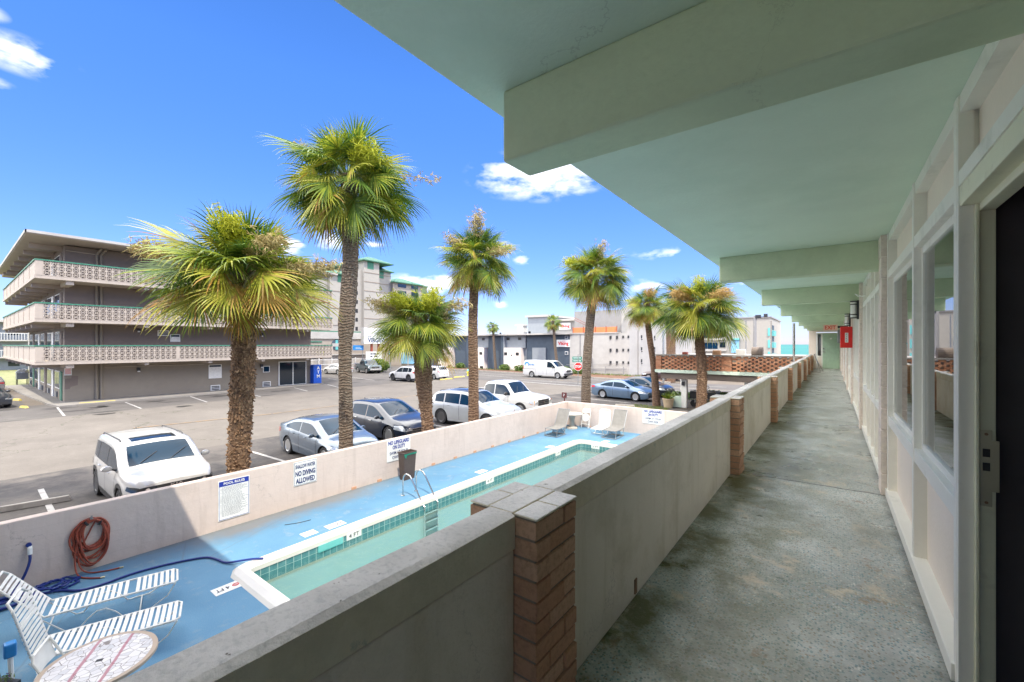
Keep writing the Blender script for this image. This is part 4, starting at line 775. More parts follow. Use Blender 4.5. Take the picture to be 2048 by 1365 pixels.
# ================================================================ CARS
def interp(prof, x):
    if x <= prof[0][0]: return prof[0][1]
    for (a, b_), (c, d) in zip(prof[:-1], prof[1:]):
        if x <= c: t = (x-a)/(c-a) if c > a else 1; return b_+(d-b_)*t
    return prof[-1][1]
def smooth_prof(prof, it=2):
    P = list(prof)
    for _ in range(it):
        Q = [P[0]]
        for a, b_ in zip(P[:-1], P[1:]):
            Q += [(a[0]*.8+b_[0]*.2, a[1]*.8+b_[1]*.2), (a[0]*.2+b_[0]*.8, a[1]*.2+b_[1]*.8)]
        P = Q+[P[-1]]
    return P
def make_car(name, label, cat, loc, rz, sp, group=None):
    t0 = thing(name, label, cat, (*loc, 0), rz, group)
    L, W, H, wb, wr = sp['L'], sp['W'], sp['H'], sp['wb'], sp['wr']; fo = sp.get('fo', .9); gc = sp.get('gc', .2); xf = L/2; xr = -L/2
    axf = xf-fo; axr = axf-wb; top = smooth_prof(sp['top'], 2); belt = sp['belt']; tum = sp.get('tum', .30); nt_ = sp.get('nose', .16); tt = sp.get('tail', .12)
    def wpl(x):
        e = .75
        if x > xf-e: return W/2-nt_*((x-(xf-e))/e)**2.4
        if x < xr+e: return W/2-tt*(((xr+e)-x)/e)**2.4
        return W/2
    def zt(x): return interp(top, x)
    def zb(x): return min(interp(belt, x), zt(x)-.03)
    def wz(x, z):
        b_ = zb(x); wp = wpl(x)
        if z > b_: return wp-.035-tum*(z-b_)
        t = (b_-z)/max(.1, b_-gc); return wp-.035*(1-min(1, t*4))**2-.0*t-.07*max(0, t-.6)**1.3*2
    def low(x):
        z = gc
        for a in (axf, axr):
            d = abs(x-a); RR = wr+.055
            if d < RR: z = max(z, wr+math.sqrt(RR*RR-d*d))
        if x > xf-.35: z = max(z, gc+.10*((x-xf+.35)/.35)**2)
        if x < xr+.35: z = max(z, gc+.12*((xr+.35-x)/.35)**2)
        return z
    xs = set([round(xr+(L)*i/60, 4) for i in range(61)])
    for a in (axf, axr):
        for i in range(17): xs.add(round(a+(wr+.055)*math.cos(math.pi*i/16), 4))
    for p in top: xs.add(round(min(xf, max(xr, p[0])), 4))
    xs = sorted(xs); xs = [x for i, x in enumerate(xs) if i == 0 or x-xs[i-1] > .004]
    def sec(x):
        lo = low(x); b_ = zb(x); T = zt(x); lo = min(lo, b_-.03); pts = []
        for k in range(7): z = lo+(b_-lo)*k/6; pts.append((x, wz(x, z), z))
        r_ = min(.13, (T-b_)*.7)
        for k in range(1, 5): z = b_+(T-r_-b_)*k/4; pts.append((x, wz(x, z), z))
        wt = wz(x, T-r_)
        for a in (30, 60, 90): pts.append((x, wt-r_*1.2*(1-math.cos(R(a))), T-r_+r_*math.sin(R(a))-.0))
        we = wt-r_*1.2
        for q in (.66, .33, 0): pts.append((x, we*q, T+.03*(1-q*q)))
        return pts
    S = [sec(x) for x in xs]; full = [s_[:]+[(p[0], -p[1], p[2]) for p in s_[-2::-1]] for s_ in S]
    b = MB(); b.gridsurf(full); k = len(full[0])
    for s_ in (full[0], full[-1]):
        b.add(s_, [(i, i+1, k-2-i, k-1-i) for i in range(k//2-1)]+[(k//2-1, k//2, k//2+1)])
    body = b.build('body', sp['paint'], t0, smooth=True, sharp=38, local=True)
    b = MB(); b.box(xr+.25, -W/2+.24, gc+.02, xf-.25, W/2-.24, .62); 
    for a in (axf, axr): b.box(a-wr-.1, -W/2+.2, .3, a+wr+.1, W/2-.2, wr*2+.08)
    b.build('underbody', 'dark', t0, local=True)
    gm = sp.get('glass', 'car_glass')
    # side windows
    def swin(xa, xb, nm='side_window', mat=gm, zlo=.035, hi=.045):
        for sgn_ in (-1, 1):
            rows = []; n_ = 14
            for i in range(n_+1):
                x = xa+(xb-xa)*i/n_; T = zt(x); b_ = zb(x); r_ = min(.13, (T-b_)*.7); z1 = T-r_-hi+.03; z0 = b_+zlo
                if z1-z0 < .02: continue
                rows.append([(x, sgn_*(wz(x, z0+(z1-z0)*j/3)+.006), z0+(z1-z0)*j/3) for j in range(4)])
            if len(rows) > 1: bb = MB(); bb.gridsurf(rows); bb.build(nm, mat, t0, smooth=True, local=True)
    for a, c in sp['wins']: swin(a, c)
    def topglass(xa, xb, nm, inset_=.05, mat=gm):
        rows = []; n_ = 10
        for i in range(n_+1):
            x = xa+(xb-xa)*i/n_; T = zt(x); b_ = zb(x); r_ = min(.13, (T-b_)*.7); we = wz(x, T-r_)-r_*.55-inset_
            dz = (zt(x+.02)-zt(x-.02))/.04; nl = math.hypot(1, dz); nx, nz = -dz/nl, 1/nl
            rows.append([(x+nx*.008, we*q, T+.03*(1-min(1, (q*we/(wz(x, T-r_)-r_*1.2)))**2)+nz*.008-(.03 if abs(q) == 1 else 0)*1.0*(r_/.13)) for q in (-1, -.86, -.5, 0, .5, .86, 1)])
        bb = MB(); bb.gridsurf(rows); return bb.build(nm, mat, t0, smooth=True, local=True)
    ws = topglass(*sp['ws'], 'windshield')
    if 'rw' in sp: topglass(*sp['rw'], 'rear_window')
    if 'roof_glass' in sp: topglass(*sp['roof_glass'], 'sunroof', .2, 'car_glass')
    # door seams, handles
    b = MB()
    for x in sp['seams']:
        for sgn_ in (-1, 1):
            rows = [[(x-.008, sgn_*(wz(x, z)+.004), z), (x+.008, sgn_*(wz(x, z)+.004), z)] for z in [max(gc+.1, low(x)+.02)+(zb(x)-max(gc+.1, low(x)+.02))*j/6 for j in range(7)]]
            b.gridsurf(rows)
    b.build('door_seam', 'dark', body, local=True)
    if sp.get('handles'):
        for x in sp['handles']:
            for sgn_ in (-1, 1):
                z = zb(x)-.09; b = MB(); b.box(x-.09, sgn_*(wz(x, z)), z-.012, x+.09, sgn_*(wz(x, z)+.03), z+.014); b.build('door_handle', sp.get('hm', sp['paint']), body, local=True, bevel=.006)
    # lower cladding
    if sp.get('clad'):
        b = MB()
        for sgn_ in (-1, 1):
            rows = [[(x, sgn_*(wz(x, z)+.008), z) for z in (low(x), min(low(x)+(.10 if abs(x-axf) < wr+.05 or abs(x-axr) < wr+.05 else .16), zb(x)-.02))] for x in xs if xr+.05 < x < xf-.05]; b.gridsurf(rows)
        for x, s2 in ((xf, 1), (xr, -1)): b.box(x-.02, -wpl(x)*.96, gc+.1, x+s2*.012, wpl(x)*.96, gc+.28)
        b.build('cladding', 'dark_plastic', t0, local=True)
    # nose and tail details
    hz = sp.get('head', (.62, .74)); tz = sp.get('tailz', (.75, .92)); tl = sp.get('taillen', .35); hl = sp.get('headlen', .45)
    for sgn_ in (-1, 1):
        b = MB(); rows = []
        for i in range(7):
            x = xf-hl+hl*i/6; z0, z1 = hz[0]+.06*(1-i/6), min(hz[1], zt(x)-.05)
            rows.append([(x, sgn_*(wz(x, z)+.007), z) for z in (z0, (z0+z1)/2, max(z1, z0+.02))])
        ww = wz(xf, hz[0]); rows.append([(xf+.007, sgn_*(ww-.02), z) for z in (hz[0], (hz[0]+hz[1])/2, min(hz[1], zt(xf)-.02))]); rows.append([(xf+.009, sgn_*(ww*sp.get('hin', .62)), z) for z in (hz[0]+.02, (hz[0]+hz[1])/2, min(hz[1], zt(xf)-.02)-.01)])
        b.gridsurf(rows); hd = b.build('headlight', sp.get('lampm', 'lamp_clear'), t0, smooth=True, local=True)
        b = MB(); b.lathe([(.045, xf+.010), (.045, xf+.016)], 12, (0, sgn_*(ww*.8), (hz[0]+hz[1])/2), 'x'); b.build('lamp', 'chrome', hd, local=True)
        if sp.get('amber'): b = MB(); x = xf-.12; b.quad(*[(xx, sgn_*(wz(xx, z)+.012), z) for xx, z in ((x-.16, hz[0]+.02), (x+.1, hz[0]+.01), (x+.1, hz[1]-.05), (x-.16, hz[1]-.03))]); b.build('indicator', 'amber', hd, local=True)
        b = MB(); rows = []
        for i in range(5):
            x = xr+tl-tl*i/4; z0, z1 = tz[0]+(.04*(1-i/4)), min(tz[1], zt(x)-.03); rows.append([(x, sgn_*(wz(x, z)+.007), z) for z in (z0, (z0+z1)/2, max(z1, z0+.02))])
        ww = wz(xr, tz[0])
        if tz[1] < zt(xr)+.1: rows.append([(xr-.007, sgn_*(ww-.02), z) for z in (tz[0], (tz[0]+tz[1])/2, min(tz[1], zt(xr)-.02))]); rows.append([(xr-.009, sgn_*(ww*.62), z) for z in (tz[0]+.02, (tz[0]+tz[1])/2, min(tz[1], zt(xr)-.02))])
        b.gridsurf(rows); b.build('taillight', 'tail', t0, smooth=True, local=True)
        # mirror
        mxp = sp['mirror']; z = zb(mxp)+.10; y = wz(mxp, z); b = MB(); b.tube([(mxp, sgn_*(y-.02), z-.05), (mxp, sgn_*(y+.09), z)], .02, 6); b.build('mirror_arm', 'dark_plastic', t0, local=True)
        b = MB(); s3 = sp.get('msize', 1); b.lathe([(.02, -.05), (.075*s3, -.03), (.085*s3, .01), (.08*s3, .05)], 12, (0, 0, 0), 'x'); b.v = [(-p[0]*1.0+mxp, p[1]*1.25+sgn_*(y+.16), p[2]*.85+z+.02) for p in b.v]; b.build('mirror', sp.get('mm', sp['paint']), t0, smooth=True, local=True)
    b = MB(); g0, g1, gw = sp.get('grille', (.36, .56, .55)); b.box(xf-.01, -gw, g0, xf+.008, gw, g1)
    if 'grille2' in sp: a = sp['grille2']; b.box(xf-.01, -a[2], a[0], xf+.0085, a[2], a[1])
    gr = b.build('grille', 'dark', t0, local=True)
    if sp.get('gchrome'):
        b = MB()
        for i in range(4): zz = g0+(g1-g0)*i/3; b.box(xf+.008, -gw, zz-.008, xf+.016, gw, zz+.008)
        b.build('grille_bar', 'chrome', gr, local=True)
    if sp.get('emblem'): b = MB(); b.lathe([(.05, xf+.017), (.05, xf+.024)], 14, (0, 0, sp['emblem']), 'x'); b.build('badge', 'chrome', gr, local=True)
    b = MB(); b.box(xr-.012, -.16, sp.get('plz', .62)-.05, xr, .16, sp.get('plz', .62)+.06); b.build('number_plate', 'plate', t0, local=True)
    if sp.get('rails'):
        for sgn_ in (-1, 1):
            x0, x1 = sp['rails']; b = MB(); b.tube([(x0, sgn_*(W/2*.72), zt(x0)+.005), (x0+.1, sgn_*(W/2*.72), zt(x0+.1)+.03), (x1-.1, sgn_*(W/2*.72), zt(x1-.1)+.03), (x1, sgn_*(W/2*.72), zt(x1)+.005)], .016, 6); b.build('roof_rail', 'dark_plastic', t0, local=True)
    if sp.get('fin'): x = sp['fin']; b = MB(); b.add([(x-.09, -.02, zt(x)+.02), (x-.09, .02, zt(x)+.02), (x+.08, 0, zt(x)+.02), (x-.08, 0, zt(x)+.10)], [(0, 1, 2), (0, 1, 3), (1, 2, 3), (2, 0, 3)]); b.build('antenna', 'dark', t0, local=True)
    # wipers
    x0 = max(sp['ws'])
    for y in (-.45, .15): b = MB(); b.bar((x0-.03, y, zt(x0-.03)+.035), (x0-.30, y+.38, zt(x0-.30)+.04), .014); b.build('wiper', 'dark', ws, local=True)
    # wheels
    ns_ = sp.get('spokes', 5); rm = sp.get('rimm', 'rim')
    for a in (axf, axr):
        for sgn_ in (-1, 1):
            yo = sgn_*(W/2-.015); yi = sgn_*(W/2-.235)
            b = MB(); b.lathe([(wr*.66, yi), (wr*.95, yi), (wr, yi+sgn_*.03), (wr, yo-sgn_*.03), (wr*.95, yo), (wr*.70, yo), (wr*.66, yo-sgn_*.02)], 32, (a, 0, wr), 'y'); wh = b.build('wheel', 'black_rubber', t0, smooth=True, local=True)
            b = MB(); ye = yo-sgn_*.03
            b.lathe([(wr*.70, yo-sgn_*.012), (wr*.67, yo-sgn_*.004), (wr*.62, yo-sgn_*.012), (wr*.61, yi)], 28, (a, 0, wr), 'y'); b.lathe([(wr*.15, ye-sgn_*.03), (wr*.15, ye+sgn_*.01), (wr*.08, ye+sgn_*.018)], 14, (a, 0, wr), 'y')
            for k_ in range(ns_):
                t = 6.283*k_/ns_+.3
                for dt in ((-.13, .13) if sp.get('split') else (0,)):
                    p = (a+math.cos(t+dt*.3)*wr*.12, ye, wr+math.sin(t+dt*.3)*wr*.12); q = (a+math.cos(t+dt)*wr*.65, ye+sgn_*.012, wr+math.sin(t+dt)*wr*.65); b.bar(p, q, .022, wr*sp.get('sw', .16), up=(0, 1, 0)) if False else b.bar(p, q, wr*sp.get('sw', .16), .022, up=(0, 1, 0))
            b.build('rim', rm, wh, local=True, smooth=True, sharp=30)
            b = MB(); b.lathe([(.01, yo-sgn_*.10), (wr*.6, yo-sgn_*.10)], 20, (a, 0, wr), 'y'); b.build('brake_disc', 'dark', wh, local=True)
    return t0, dict(zt=zt, zb=zb, wz=wz, xf=xf, xr=xr, body=body)
def at_axle(px, py, rz, sp, side=-1):   # place so that the rear wheel on the given side stands at (px, py)
    a = R(rz); xr_ = sp['L']/2-sp.get('fo', .9)-sp['wb']; yy = side*sp['W']/2
    return (px-(xr_*math.cos(a)-yy*math.sin(a)), py-(xr_*math.sin(a)+yy*math.cos(a)))
SEDAN = dict(L=4.55, W=1.78, H=1.43, wb=2.70, wr=.325, fo=.88, gc=.17, top=[(-2.275, .88), (-2.22, 1.0), (-1.75, 1.06), (-1.0, 1.34), (-.45, 1.42), (.15, 1.42), (.45, 1.36), (1.22, .98), (1.8, .88), (2.12, .74), (2.275, .60)],
    belt=[(-2.28, .90), (-1.2, .93), (1.0, .86), (2.28, .62)], wins=[(-1.45, -.42), (-.36, .98)], ws=(.42, 1.20), rw=(-1.0, -1.72), seams=(-1.15, -.39, .88), handles=(-.85, .05), mirror=.78, head=(.56, .72), headlen=.62, tailz=(.74, .92), grille=(.26, .44, .55), plz=.55, spokes=5, split=1, emblem=.62)
HATCH = dict(L=4.2, W=1.72, H=1.52, wb=2.6, wr=.315, fo=.82, gc=.18, top=[(-2.1, .75), (-2.06, 1.0), (-1.9, 1.2), (-1.6, 1.46), (-1.0, 1.52), (0, 1.53), (.35, 1.47), (1.15, 1.0), (1.65, .90), (1.98, .74), (2.1, .6)],
    belt=[(-2.1, 1.0), (-1, .98), (1, .9), (2.1, .62)], wins=[(-1.55, -.95), (-.9, -.25), (-.2, .95)], ws=(.32, 1.12), rw=(-1.64, -1.98), seams=(-1.0, -.22, .85), handles=(-.75, .1), mirror=.75, tailz=(.85, 1.15), taillen=.2, spokes=7, plz=.7)
BOX = dict(L=4.2, W=1.80, H=1.60, wb=2.6, wr=.335, fo=.86, gc=.19, paint='paint_white', glass='car_glass_tint', top=[(-2.1, .8), (-2.07, 1.15), (-1.98, 1.48), (-1.75, 1.60), (-1.0, 1.63), (0, 1.62), (.42, 1.56), (1.08, 1.08), (1.62, 1.05), (1.95, .98), (2.08, .90), (2.1, .84)],
    belt=[(-2.1, 1.06), (-1, 1.0), (1, .97), (2.1, .72)], wins=[(-1.75, -1.17), (-1.14, -.18), (-.15, .97)], ws=(.46, 1.06), rw=(-1.85, -2.06), seams=(-1.15, -.17, .82), handles=(-.85, .15), mirror=.72, head=(.68, .82), headlen=.4, hin=.55, lampm='car_glass', grille=(.74, .82, .72), grille2=(.28, .46, .6), clad=1, tum=.16, rimm='rim_dark', spokes=5, split=1, roof_glass=(-.1, .28), rails=(-1.8, .1), fin=-1.5, nose=.2)
lo = at_axle(-16.0, 2.42, 0, BOX); carA, _ = make_car('boxy_suv', 'white boxy crossover with dark sunroof, half in building shadow', 'car', lo, 0, BOX)
text('KIA', 'lettering', 'chrome', carA, (2.115, 0, .78), AX['+x'], .055, .25, local=True)
S1 = dict(SEDAN, paint='paint_silver', glass='car_glass_tint', top=[(-2.27, .92), (-2.22, 1.05), (-1.85, 1.10), (-1.0, 1.37), (-.45, 1.43), (.15, 1.43), (.45, 1.38), (1.32, .96), (1.8, .87), (2.12, .74), (2.275, .60)], ws=(.43, 1.28), rw=(-1.05, -1.8), belt=[(-2.28, .98), (-1.2, .95), (1.0, .84), (2.28, .62)])
make_car('sedan', 'silver blue compact sedan parked behind the tall palm trunk', 'car', at_axle(-16.28, 7.65, -2, S1), -2, S1)
S2 = dict(L=4.8, W=1.9, H=1.62, wb=2.78, wr=.37, fo=.95, gc=.2, paint='paint_navy', glass='car_glass_tint', top=[(-2.4, .85), (-2.36, 1.1), (-2.1, 1.25), (-1.45, 1.56), (-.7, 1.62), (0, 1.61), (.35, 1.55), (1.3, 1.07), (1.9, .97), (2.25, .84), (2.4, .66)],
    belt=[(-2.4, 1.05), (-1, 1.0), (1, .93), (2.4, .68)], wins=[(-1.75, -1.25), (-1.18, -.2), (-.14, 1.0)], ws=(.38, 1.24), rw=(-1.55, -2.2), seams=(-1.2, -.17, .95), handles=(-.85, .2), hm='chrome', mirror=.82, head=(.60, .80), headlen=.6, grille=(.44, .68, .55), gchrome=1, emblem=.58, spokes=6, split=1, amber=0, rimm='rim', fin=-1.5)
make_car('crossover', 'dark navy wagon crossover with chrome grille between two palm trunks', 'car', at_axle(-17.28, 10.85, 0, S2), 0, S2)
S3 = dict(L=4.92, W=2.0, H=1.75, wb=2.97, wr=.38, fo=.9, gc=.22, paint='paint_pearl', glass='car_glass_tint', top=[(-2.46, .85), (-2.43, 1.1), (-2.25, 1.35), (-1.8, 1.68), (-1.0, 1.75), (0, 1.74), (.3, 1.69), (1.15, 1.17), (1.9, 1.06), (2.32, .94), (2.46, .74)],
    belt=[(-2.46, 1.12), (-1, 1.10), (1, 1.03), (2.46, .76)], wins=[(-1.85, -1.25), (-1.18, -.22), (-.16, .9)], ws=(.34, 1.1), rw=(-1.85, -2.3), seams=(-1.2, -.19, .88), handles=(-.9, .15), mirror=.75, head=(.72, .86), headlen=.5, grille=(.50, .80, .34), spokes=5, split=1, rimm='rim_dark', rails=(-1.7, .2), tum=.26, roof_glass=(-1.2, .1), emblem=.9)
make_car('luxury_suv', 'pearl white SUV with dark alloy wheels, palm shade on its door', 'car', at_axle(-16.1, 15.3, 3, S3), 3, S3)
# pickup: cab plus cargo bed
def make_pickup(label, loc, rz, sp):
    t0, F_ = make_car('pickup_truck', label, 'pickup truck', loc, rz, sp)
    W = sp['W']; x0, x1 = sp['bed']; zb_ = sp['bedz']; b = MB(); b.box(x0+.05, -W/2+.1, zb_+.002, x1-.05, W/2-.1, zb_+.02); b.build('cargo_bed', 'dark', t0, local=True)
    b = MB()
    for s_ in (-1, 1): b.box(x0, s_*(W/2-.13), zb_-.02, x1, s_*(W/2-.03), zb_+.07)
    b.box(x0, -W/2+.13, zb_-.02, x0+.06, W/2-.13, zb_+.07); b.build('bed_rail', sp['paint'], t0, local=True, bevel=.01)
    b = MB(); xf = sp['L']/2; b.box(xf-.05, -W/2+.16, sp['gc']+.12, xf+.09, W/2-.16, sp['gc']+.34); b.build('front_bumper', sp.get('bump', sp['paint']), t0, local=True, bevel=.03)
    return t0
PK = dict(L=5.6, W=1.98, H=1.9, wb=3.55, wr=.39, fo=.95, gc=.32, paint='paint_white', top=[(-2.8, .98), (-2.78, 1.15), (-1.02, 1.18), (-.95, 1.22), (-.80, 1.82), (-.5, 1.90), (.45, 1.90), (.75, 1.84), (1.25, 1.30), (1.4, 1.22), (2.3, 1.14), (2.65, 1.04), (2.8, .85)],
    belt=[(-2.8, 1.10), (-1, 1.16), (1.2, 1.14), (2.8, .98)], wins=[(-.80, -.06), (.0, 1.12)], ws=(.72, 1.30), rw=(-.80, -.93), seams=(-.85, -.03, 1.0), handles=(-.6, .3), mirror=.95, msize=1.5, mm='dark_plastic', head=(.74, 1.0), headlen=.35, grille=(.66, .98, .55), gchrome=1, emblem=.82, amber=1, spokes=6, bed=(-2.76, -1.05), bedz=1.17, tailz=(.8, 1.1), taillen=.15, tum=.2, nose=.1, tail=.03)
pkl = (-16.7, 21.0)
make_pickup('white full size pickup truck parked just beyond the pool wall corner', (-15.85, 20.35), 0, PK)
PD = dict(PK, paint='paint_green', bump='chrome', amber=0, L=5.2, wb=3.1, wr=.40)
PD['top'] = [(x*.93, z) for x, z in PK['top']]; PD['belt'] = [(x*.93, z) for x, z in PK['belt']]; PD['bed'] = (-2.55, -1.0)
make_pickup('dark green pickup truck facing out beside the trimmed hedge', (-53.5, 36.6), -12, PD)
S5 = dict(SEDAN, L=4.62, paint='paint_bluegrey', glass='car_glass_tint', spokes=10, wb=2.7, tailz=(.78, .92))
make_car('sedan', 'blue grey sedan parked nose to the flower tub, nearer of two', 'car', at_axle(-13.95, 30.0, -6.5, S5), -6.5, S5)
S6 = dict(SEDAN, paint='paint_black', top=[(-2.275, .88), (-2.22, 1.04), (-1.75, 1.10), (-1.0, 1.38), (-.45, 1.46), (.15, 1.46), (.45, 1.40), (1.22, .98), (1.8, .88), (2.12, .74), (2.275, .60)], glass='car_glass_tint')
make_car('sedan', 'black sedan parked on the far side of the blue grey sedan', 'car', (-12.2, 34.0), -8, S6)
VAN = dict(L=6.0, W=2.0, H=2.13, wb=3.7, wr=.37, fo=.98, gc=.30, paint='paint_white', top=[(-3.0, .9), (-2.97, 1.6), (-2.85, 2.08), (-2.6, 2.13), (0, 2.15), (.9, 2.12), (1.15, 2.02), (1.85, 1.38), (2.05, 1.30), (2.75, 1.14), (2.93, 1.02), (3.0, .82)],
    belt=[(-3, 1.28), (1, 1.26), (2, 1.2), (3, .95)], wins=[(.55, 1.68)], ws=(1.18, 1.88), seams=(-1.1, .0, .5, 1.62), handles=(.15, .7), mirror=1.45, msize=1.6, mm='dark_plastic', head=(.78, 1.0), headlen=.4, grille=(.72, 1.02, .5), gchrome=0, emblem=.88, spokes=8, sw=.2, tum=.09, tailz=(1.0, 1.4), taillen=.1, nose=.12, tail=.02, amber=1)
vt, F_ = make_car('cargo_van', 'white cargo van with blue wave logo driving on the boulevard', 'van', (-28.05, 44.6), 0, VAN)
b = MB(); b.box(2.9, -.95, .42, 3.04, .95, .66); b.box(-3.04, -.95, .45, -2.95, .95, .62); b.build('bumper', 'dark_plastic', vt, local=True, bevel=.02)
b = MB(); b.box(-2.85, -1.008, 1.05, -1.2, -1.0, 1.08); b.build('slide_rail', 'dark', vt, local=True)
b = MB(); pts = []
for k in range(15): a = R(200-k*17); rr_ = .34; pts.append((-2.45+rr_*math.cos(a), 1.58+rr_*math.sin(a)))
for k in range(15): a = R(200-14*17+k*17); rr_ = .19+.06*k/15; pts.append((-2.40+rr_*math.cos(a), 1.52+rr_*math.sin(a)))
for i in range(14): q = [pts[i], pts[i+1], pts[28-i], pts[29-i]]; b.add([(x, -(F_['wz'](x, z)+.008), z) for x, z in q], [(0, 1, 2, 3)])
b.build('wave_logo', 'van_blue', vt, local=True)
text('BIG FISH', 'lettering', 'van_blue', vt, (-1.72, -.985, 1.6), '-y', .16, .85, .03, local=True)
SC = dict(L=4.62, W=1.86, H=1.67, wb=2.72, wr=.36, fo=.9, gc=.22, paint='paint_white', top=[(-2.31, .85), (-2.28, 1.1), (-2.1, 1.38), (-1.75, 1.62), (-1.0, 1.68), (0, 1.66), (.3, 1.6), (1.1, 1.10), (1.8, 1.0), (2.15, .88), (2.31, .7)], belt=[(-2.31, 1.08), (-1, 1.04), (1, .98), (2.31, .72)], wins=[(-1.75, -1.22), (-1.15, -.25), (-.19, .86)], ws=(.34, 1.06), rw=(-1.78, -2.2), seams=(-1.17, -.22, .85), handles=(-.85, .1), mirror=.7, clad=1, rimm='rim_dark', rails=(-1.6, .1), spokes=5, tailz=(.95, 1.1))
make_car('compact_suv', 'white compact SUV with black wheel arches behind the short palm', 'car', (-38.1, 31.1), 180, SC)
SH = dict(HATCH, paint='paint_white', L=4.3)
make_car('hatchback', 'white hatchback with red tail lights next to yellow parking stops', 'car', (-38.3, 35.1), 176, SH)
SW = dict(SEDAN, paint='paint_white')
make_car('sedan', 'white sedan parked near the white picket fence', 'car', (-54.8, 32.6), 183, SW)
SL = dict(SEDAN, paint='paint_black', split=1, spokes=6)
make_car('sedan', 'dark sedan entering at the left frame edge beside yellow stop', 'car', (-44.35, 1.35), 12, SL)
SG = dict(SEDAN, paint='paint_grey')
make_car('sedan', 'grey sedan with red tail light cut off at left frame edge', 'car', (-58.6, 2.0), 185, SG)
make_car('sedan', 'maroon sedan glimpsed under the brick carport roof', 'car', (-15.5, 49.6), 176, dict(SEDAN, paint='paint_maroon'))
# wheel stops
st = None
for x, y, a, L_, mt, lab in ((-40.75, 6.3, 88, 1.9, 'yellow', 'long yellow parking stop by the taupe building corner'), (-41.6, 3.0, 20, .7, 'yellow', 'short yellow stop beside the dark sedan nose'), (-47.5, 3.1, 20, .8, 'yellow', 'short yellow stop farther back along the side walkway'), (-35.8, 34.9, 92, 2.0, 'yellow', 'yellow parking stop right behind the white hatchback'), (-36.9, 38.2, 88, 1.8, 'yellow', 'yellow parking stop nearest the fire hydrant'), (-36.0, 30.9, 92, 1.0, 'yellow', 'yellow parking stop at the tail of the compact SUV'), (-16.2, 1.05, 80, 1.9, 'kerb', 'worn concrete parking stop in the shaded corner of the lot'), (-10.9, 26.9, 15, 1.3, 'kerb', 'pale concrete stop in front of the blue grey sedan')):
    t0 = thing('parking_stop', lab, 'parking stop', (x, y, 0), a, 'parking stops'); b = MB(); h = L_/2; b.add([(-h, -.09, 0), (h, -.09, 0), (h, .09, 0), (-h, .09, 0), (-h+.05, -.05, .13), (h-.05, -.05, .13), (h-.05, .05, .13), (-h+.05, .05, .13)], [(0, 1, 2, 3), (4, 5, 6, 7), (0, 1, 5, 4), (1, 2, 6, 5), (2, 3, 7, 6), (3, 0, 4, 7)]); b.build('block', mt, t0, local=True, bevel=.01)
# ================================================================ PALMS
def leaf(b, base, az, el, Lp, Rb, rr, nseg=34, droop=.5, colr=(0, 1, 2)):
    d = Vector((math.cos(az)*math.cos(el), math.sin(az)*math.cos(el), math.sin(el))); p = Vector(base); pts = [p.copy()]
    for k in range(5):
        p = p+d*Lp/5; pts.append(p.copy()); d = (d+Vector((0, 0, -.07-.05*droop))).normalized()
    b.cur = 0; 
    side = d.cross(Vector((0, 0, 1)));
    if side.length < .05: side = Vector((-math.sin(az), math.cos(az), 0))
    side.normalize(); nrm = side.cross(d).normalized()
    for i in range(5): 
        q, r_ = pts[i], pts[i+1]; w_ = .018*(1-.3*i/5); b.add([q-side*w_, r_-side*w_, r_+side*w_, q+side*w_], [(0, 1, 2, 3)])
    roll = rr.uniform(-.9, .9); sd2 = side*math.cos(roll)+nrm*math.sin(roll); nr2 = nrm*math.cos(roll)-side*math.sin(roll)
    span = R(rr.uniform(118, 142)); dph = 2*span/nseg; P0 = pts[-1]
    for k in range(nseg):
        ph = -span+dph*(k+.5); t = abs(ph)/span
        # costapalmate: the midrib runs on into the blade and recurves
        o_ = P0+d*(Rb*.26*(1-t)**1.2)-nrm*(Rb*.13*(1-t)**2)
        dr = (d*math.cos(ph)+sd2*math.sin(ph)); dr = (dr-nr2*(.30*abs(math.sin(ph))+.12)).normalized()
        Ls = Rb*(1.0-.30*t)*rr.uniform(.86, 1.06); tang = nr2.cross(dr).normalized(); tang = (tang + nr2*rr.uniform(-.25, .45)*(1 if k % 2 else -1)).normalized()
        c = o_.copy(); dd = dr.copy(); prev = None; st_ = [0, .32, .58, .80, 1.0]; wm = Ls*.34*dph*.52
        ws_ = [.004, wm, wm*.82, wm*.45, .001]; gdr = droop*rr.uniform(.5, 1.5)
        b.cur = colr[min(2, int(rr.random()*3))] if rr.random() < .35 else colr[1]
        vs = []
        for i, s_ in enumerate(st_):
            if i: c = c+dd*Ls*(st_[i]-st_[i-1]); dd = (dd+Vector((0, 0, -1))*gdr*(.16, .38, .7, 1.0)[i-1]).normalized()
            vs += [c-tang*ws_[i], c+tang*ws_[i]]
        b.add(vs, [(0, 2, 3, 1), (2, 4, 5, 3), (4, 6, 7, 5), (6, 8, 9, 7)])
def cluster(b, base, tgt, rr, size=.35, n=150):
    base = Vector(base); tgt = Vector(tgt); b.tube([base, base*.5+tgt*.5+Vector((0, 0, .12)), tgt], [.014, .012, .008], 5)
    for k in range(n):
        o_ = base.lerp(tgt, rr.uniform(.5, 1.1))+Vector((rr.gauss(0, 1), rr.gauss(0, 1), rr.gauss(0, .6)))*size*.26; d = Vector((rr.gauss(0, 1), rr.gauss(0, 1), rr.gauss(-.1, .8))).normalized()
        for j in range(5):
            dj = (d+Vector((rr.gauss(0, .5), rr.gauss(0, .5), rr.gauss(-.15, .4)))).normalized(); L = size*rr.uniform(.12, .38); a = dj.orthogonal().normalized()*.0075; q = o_+dj*L
            b.add([o_-a, o_+a, q+a*.8, q-a*.8], [(0, 1, 2, 3)]); o2 = o_.lerp(q, .6); a2 = Vector((a.y, a.z, a.x))*2.0; b.add([o2-a2, q+a2*.7, q-a2*.5], [(0, 1, 2)])
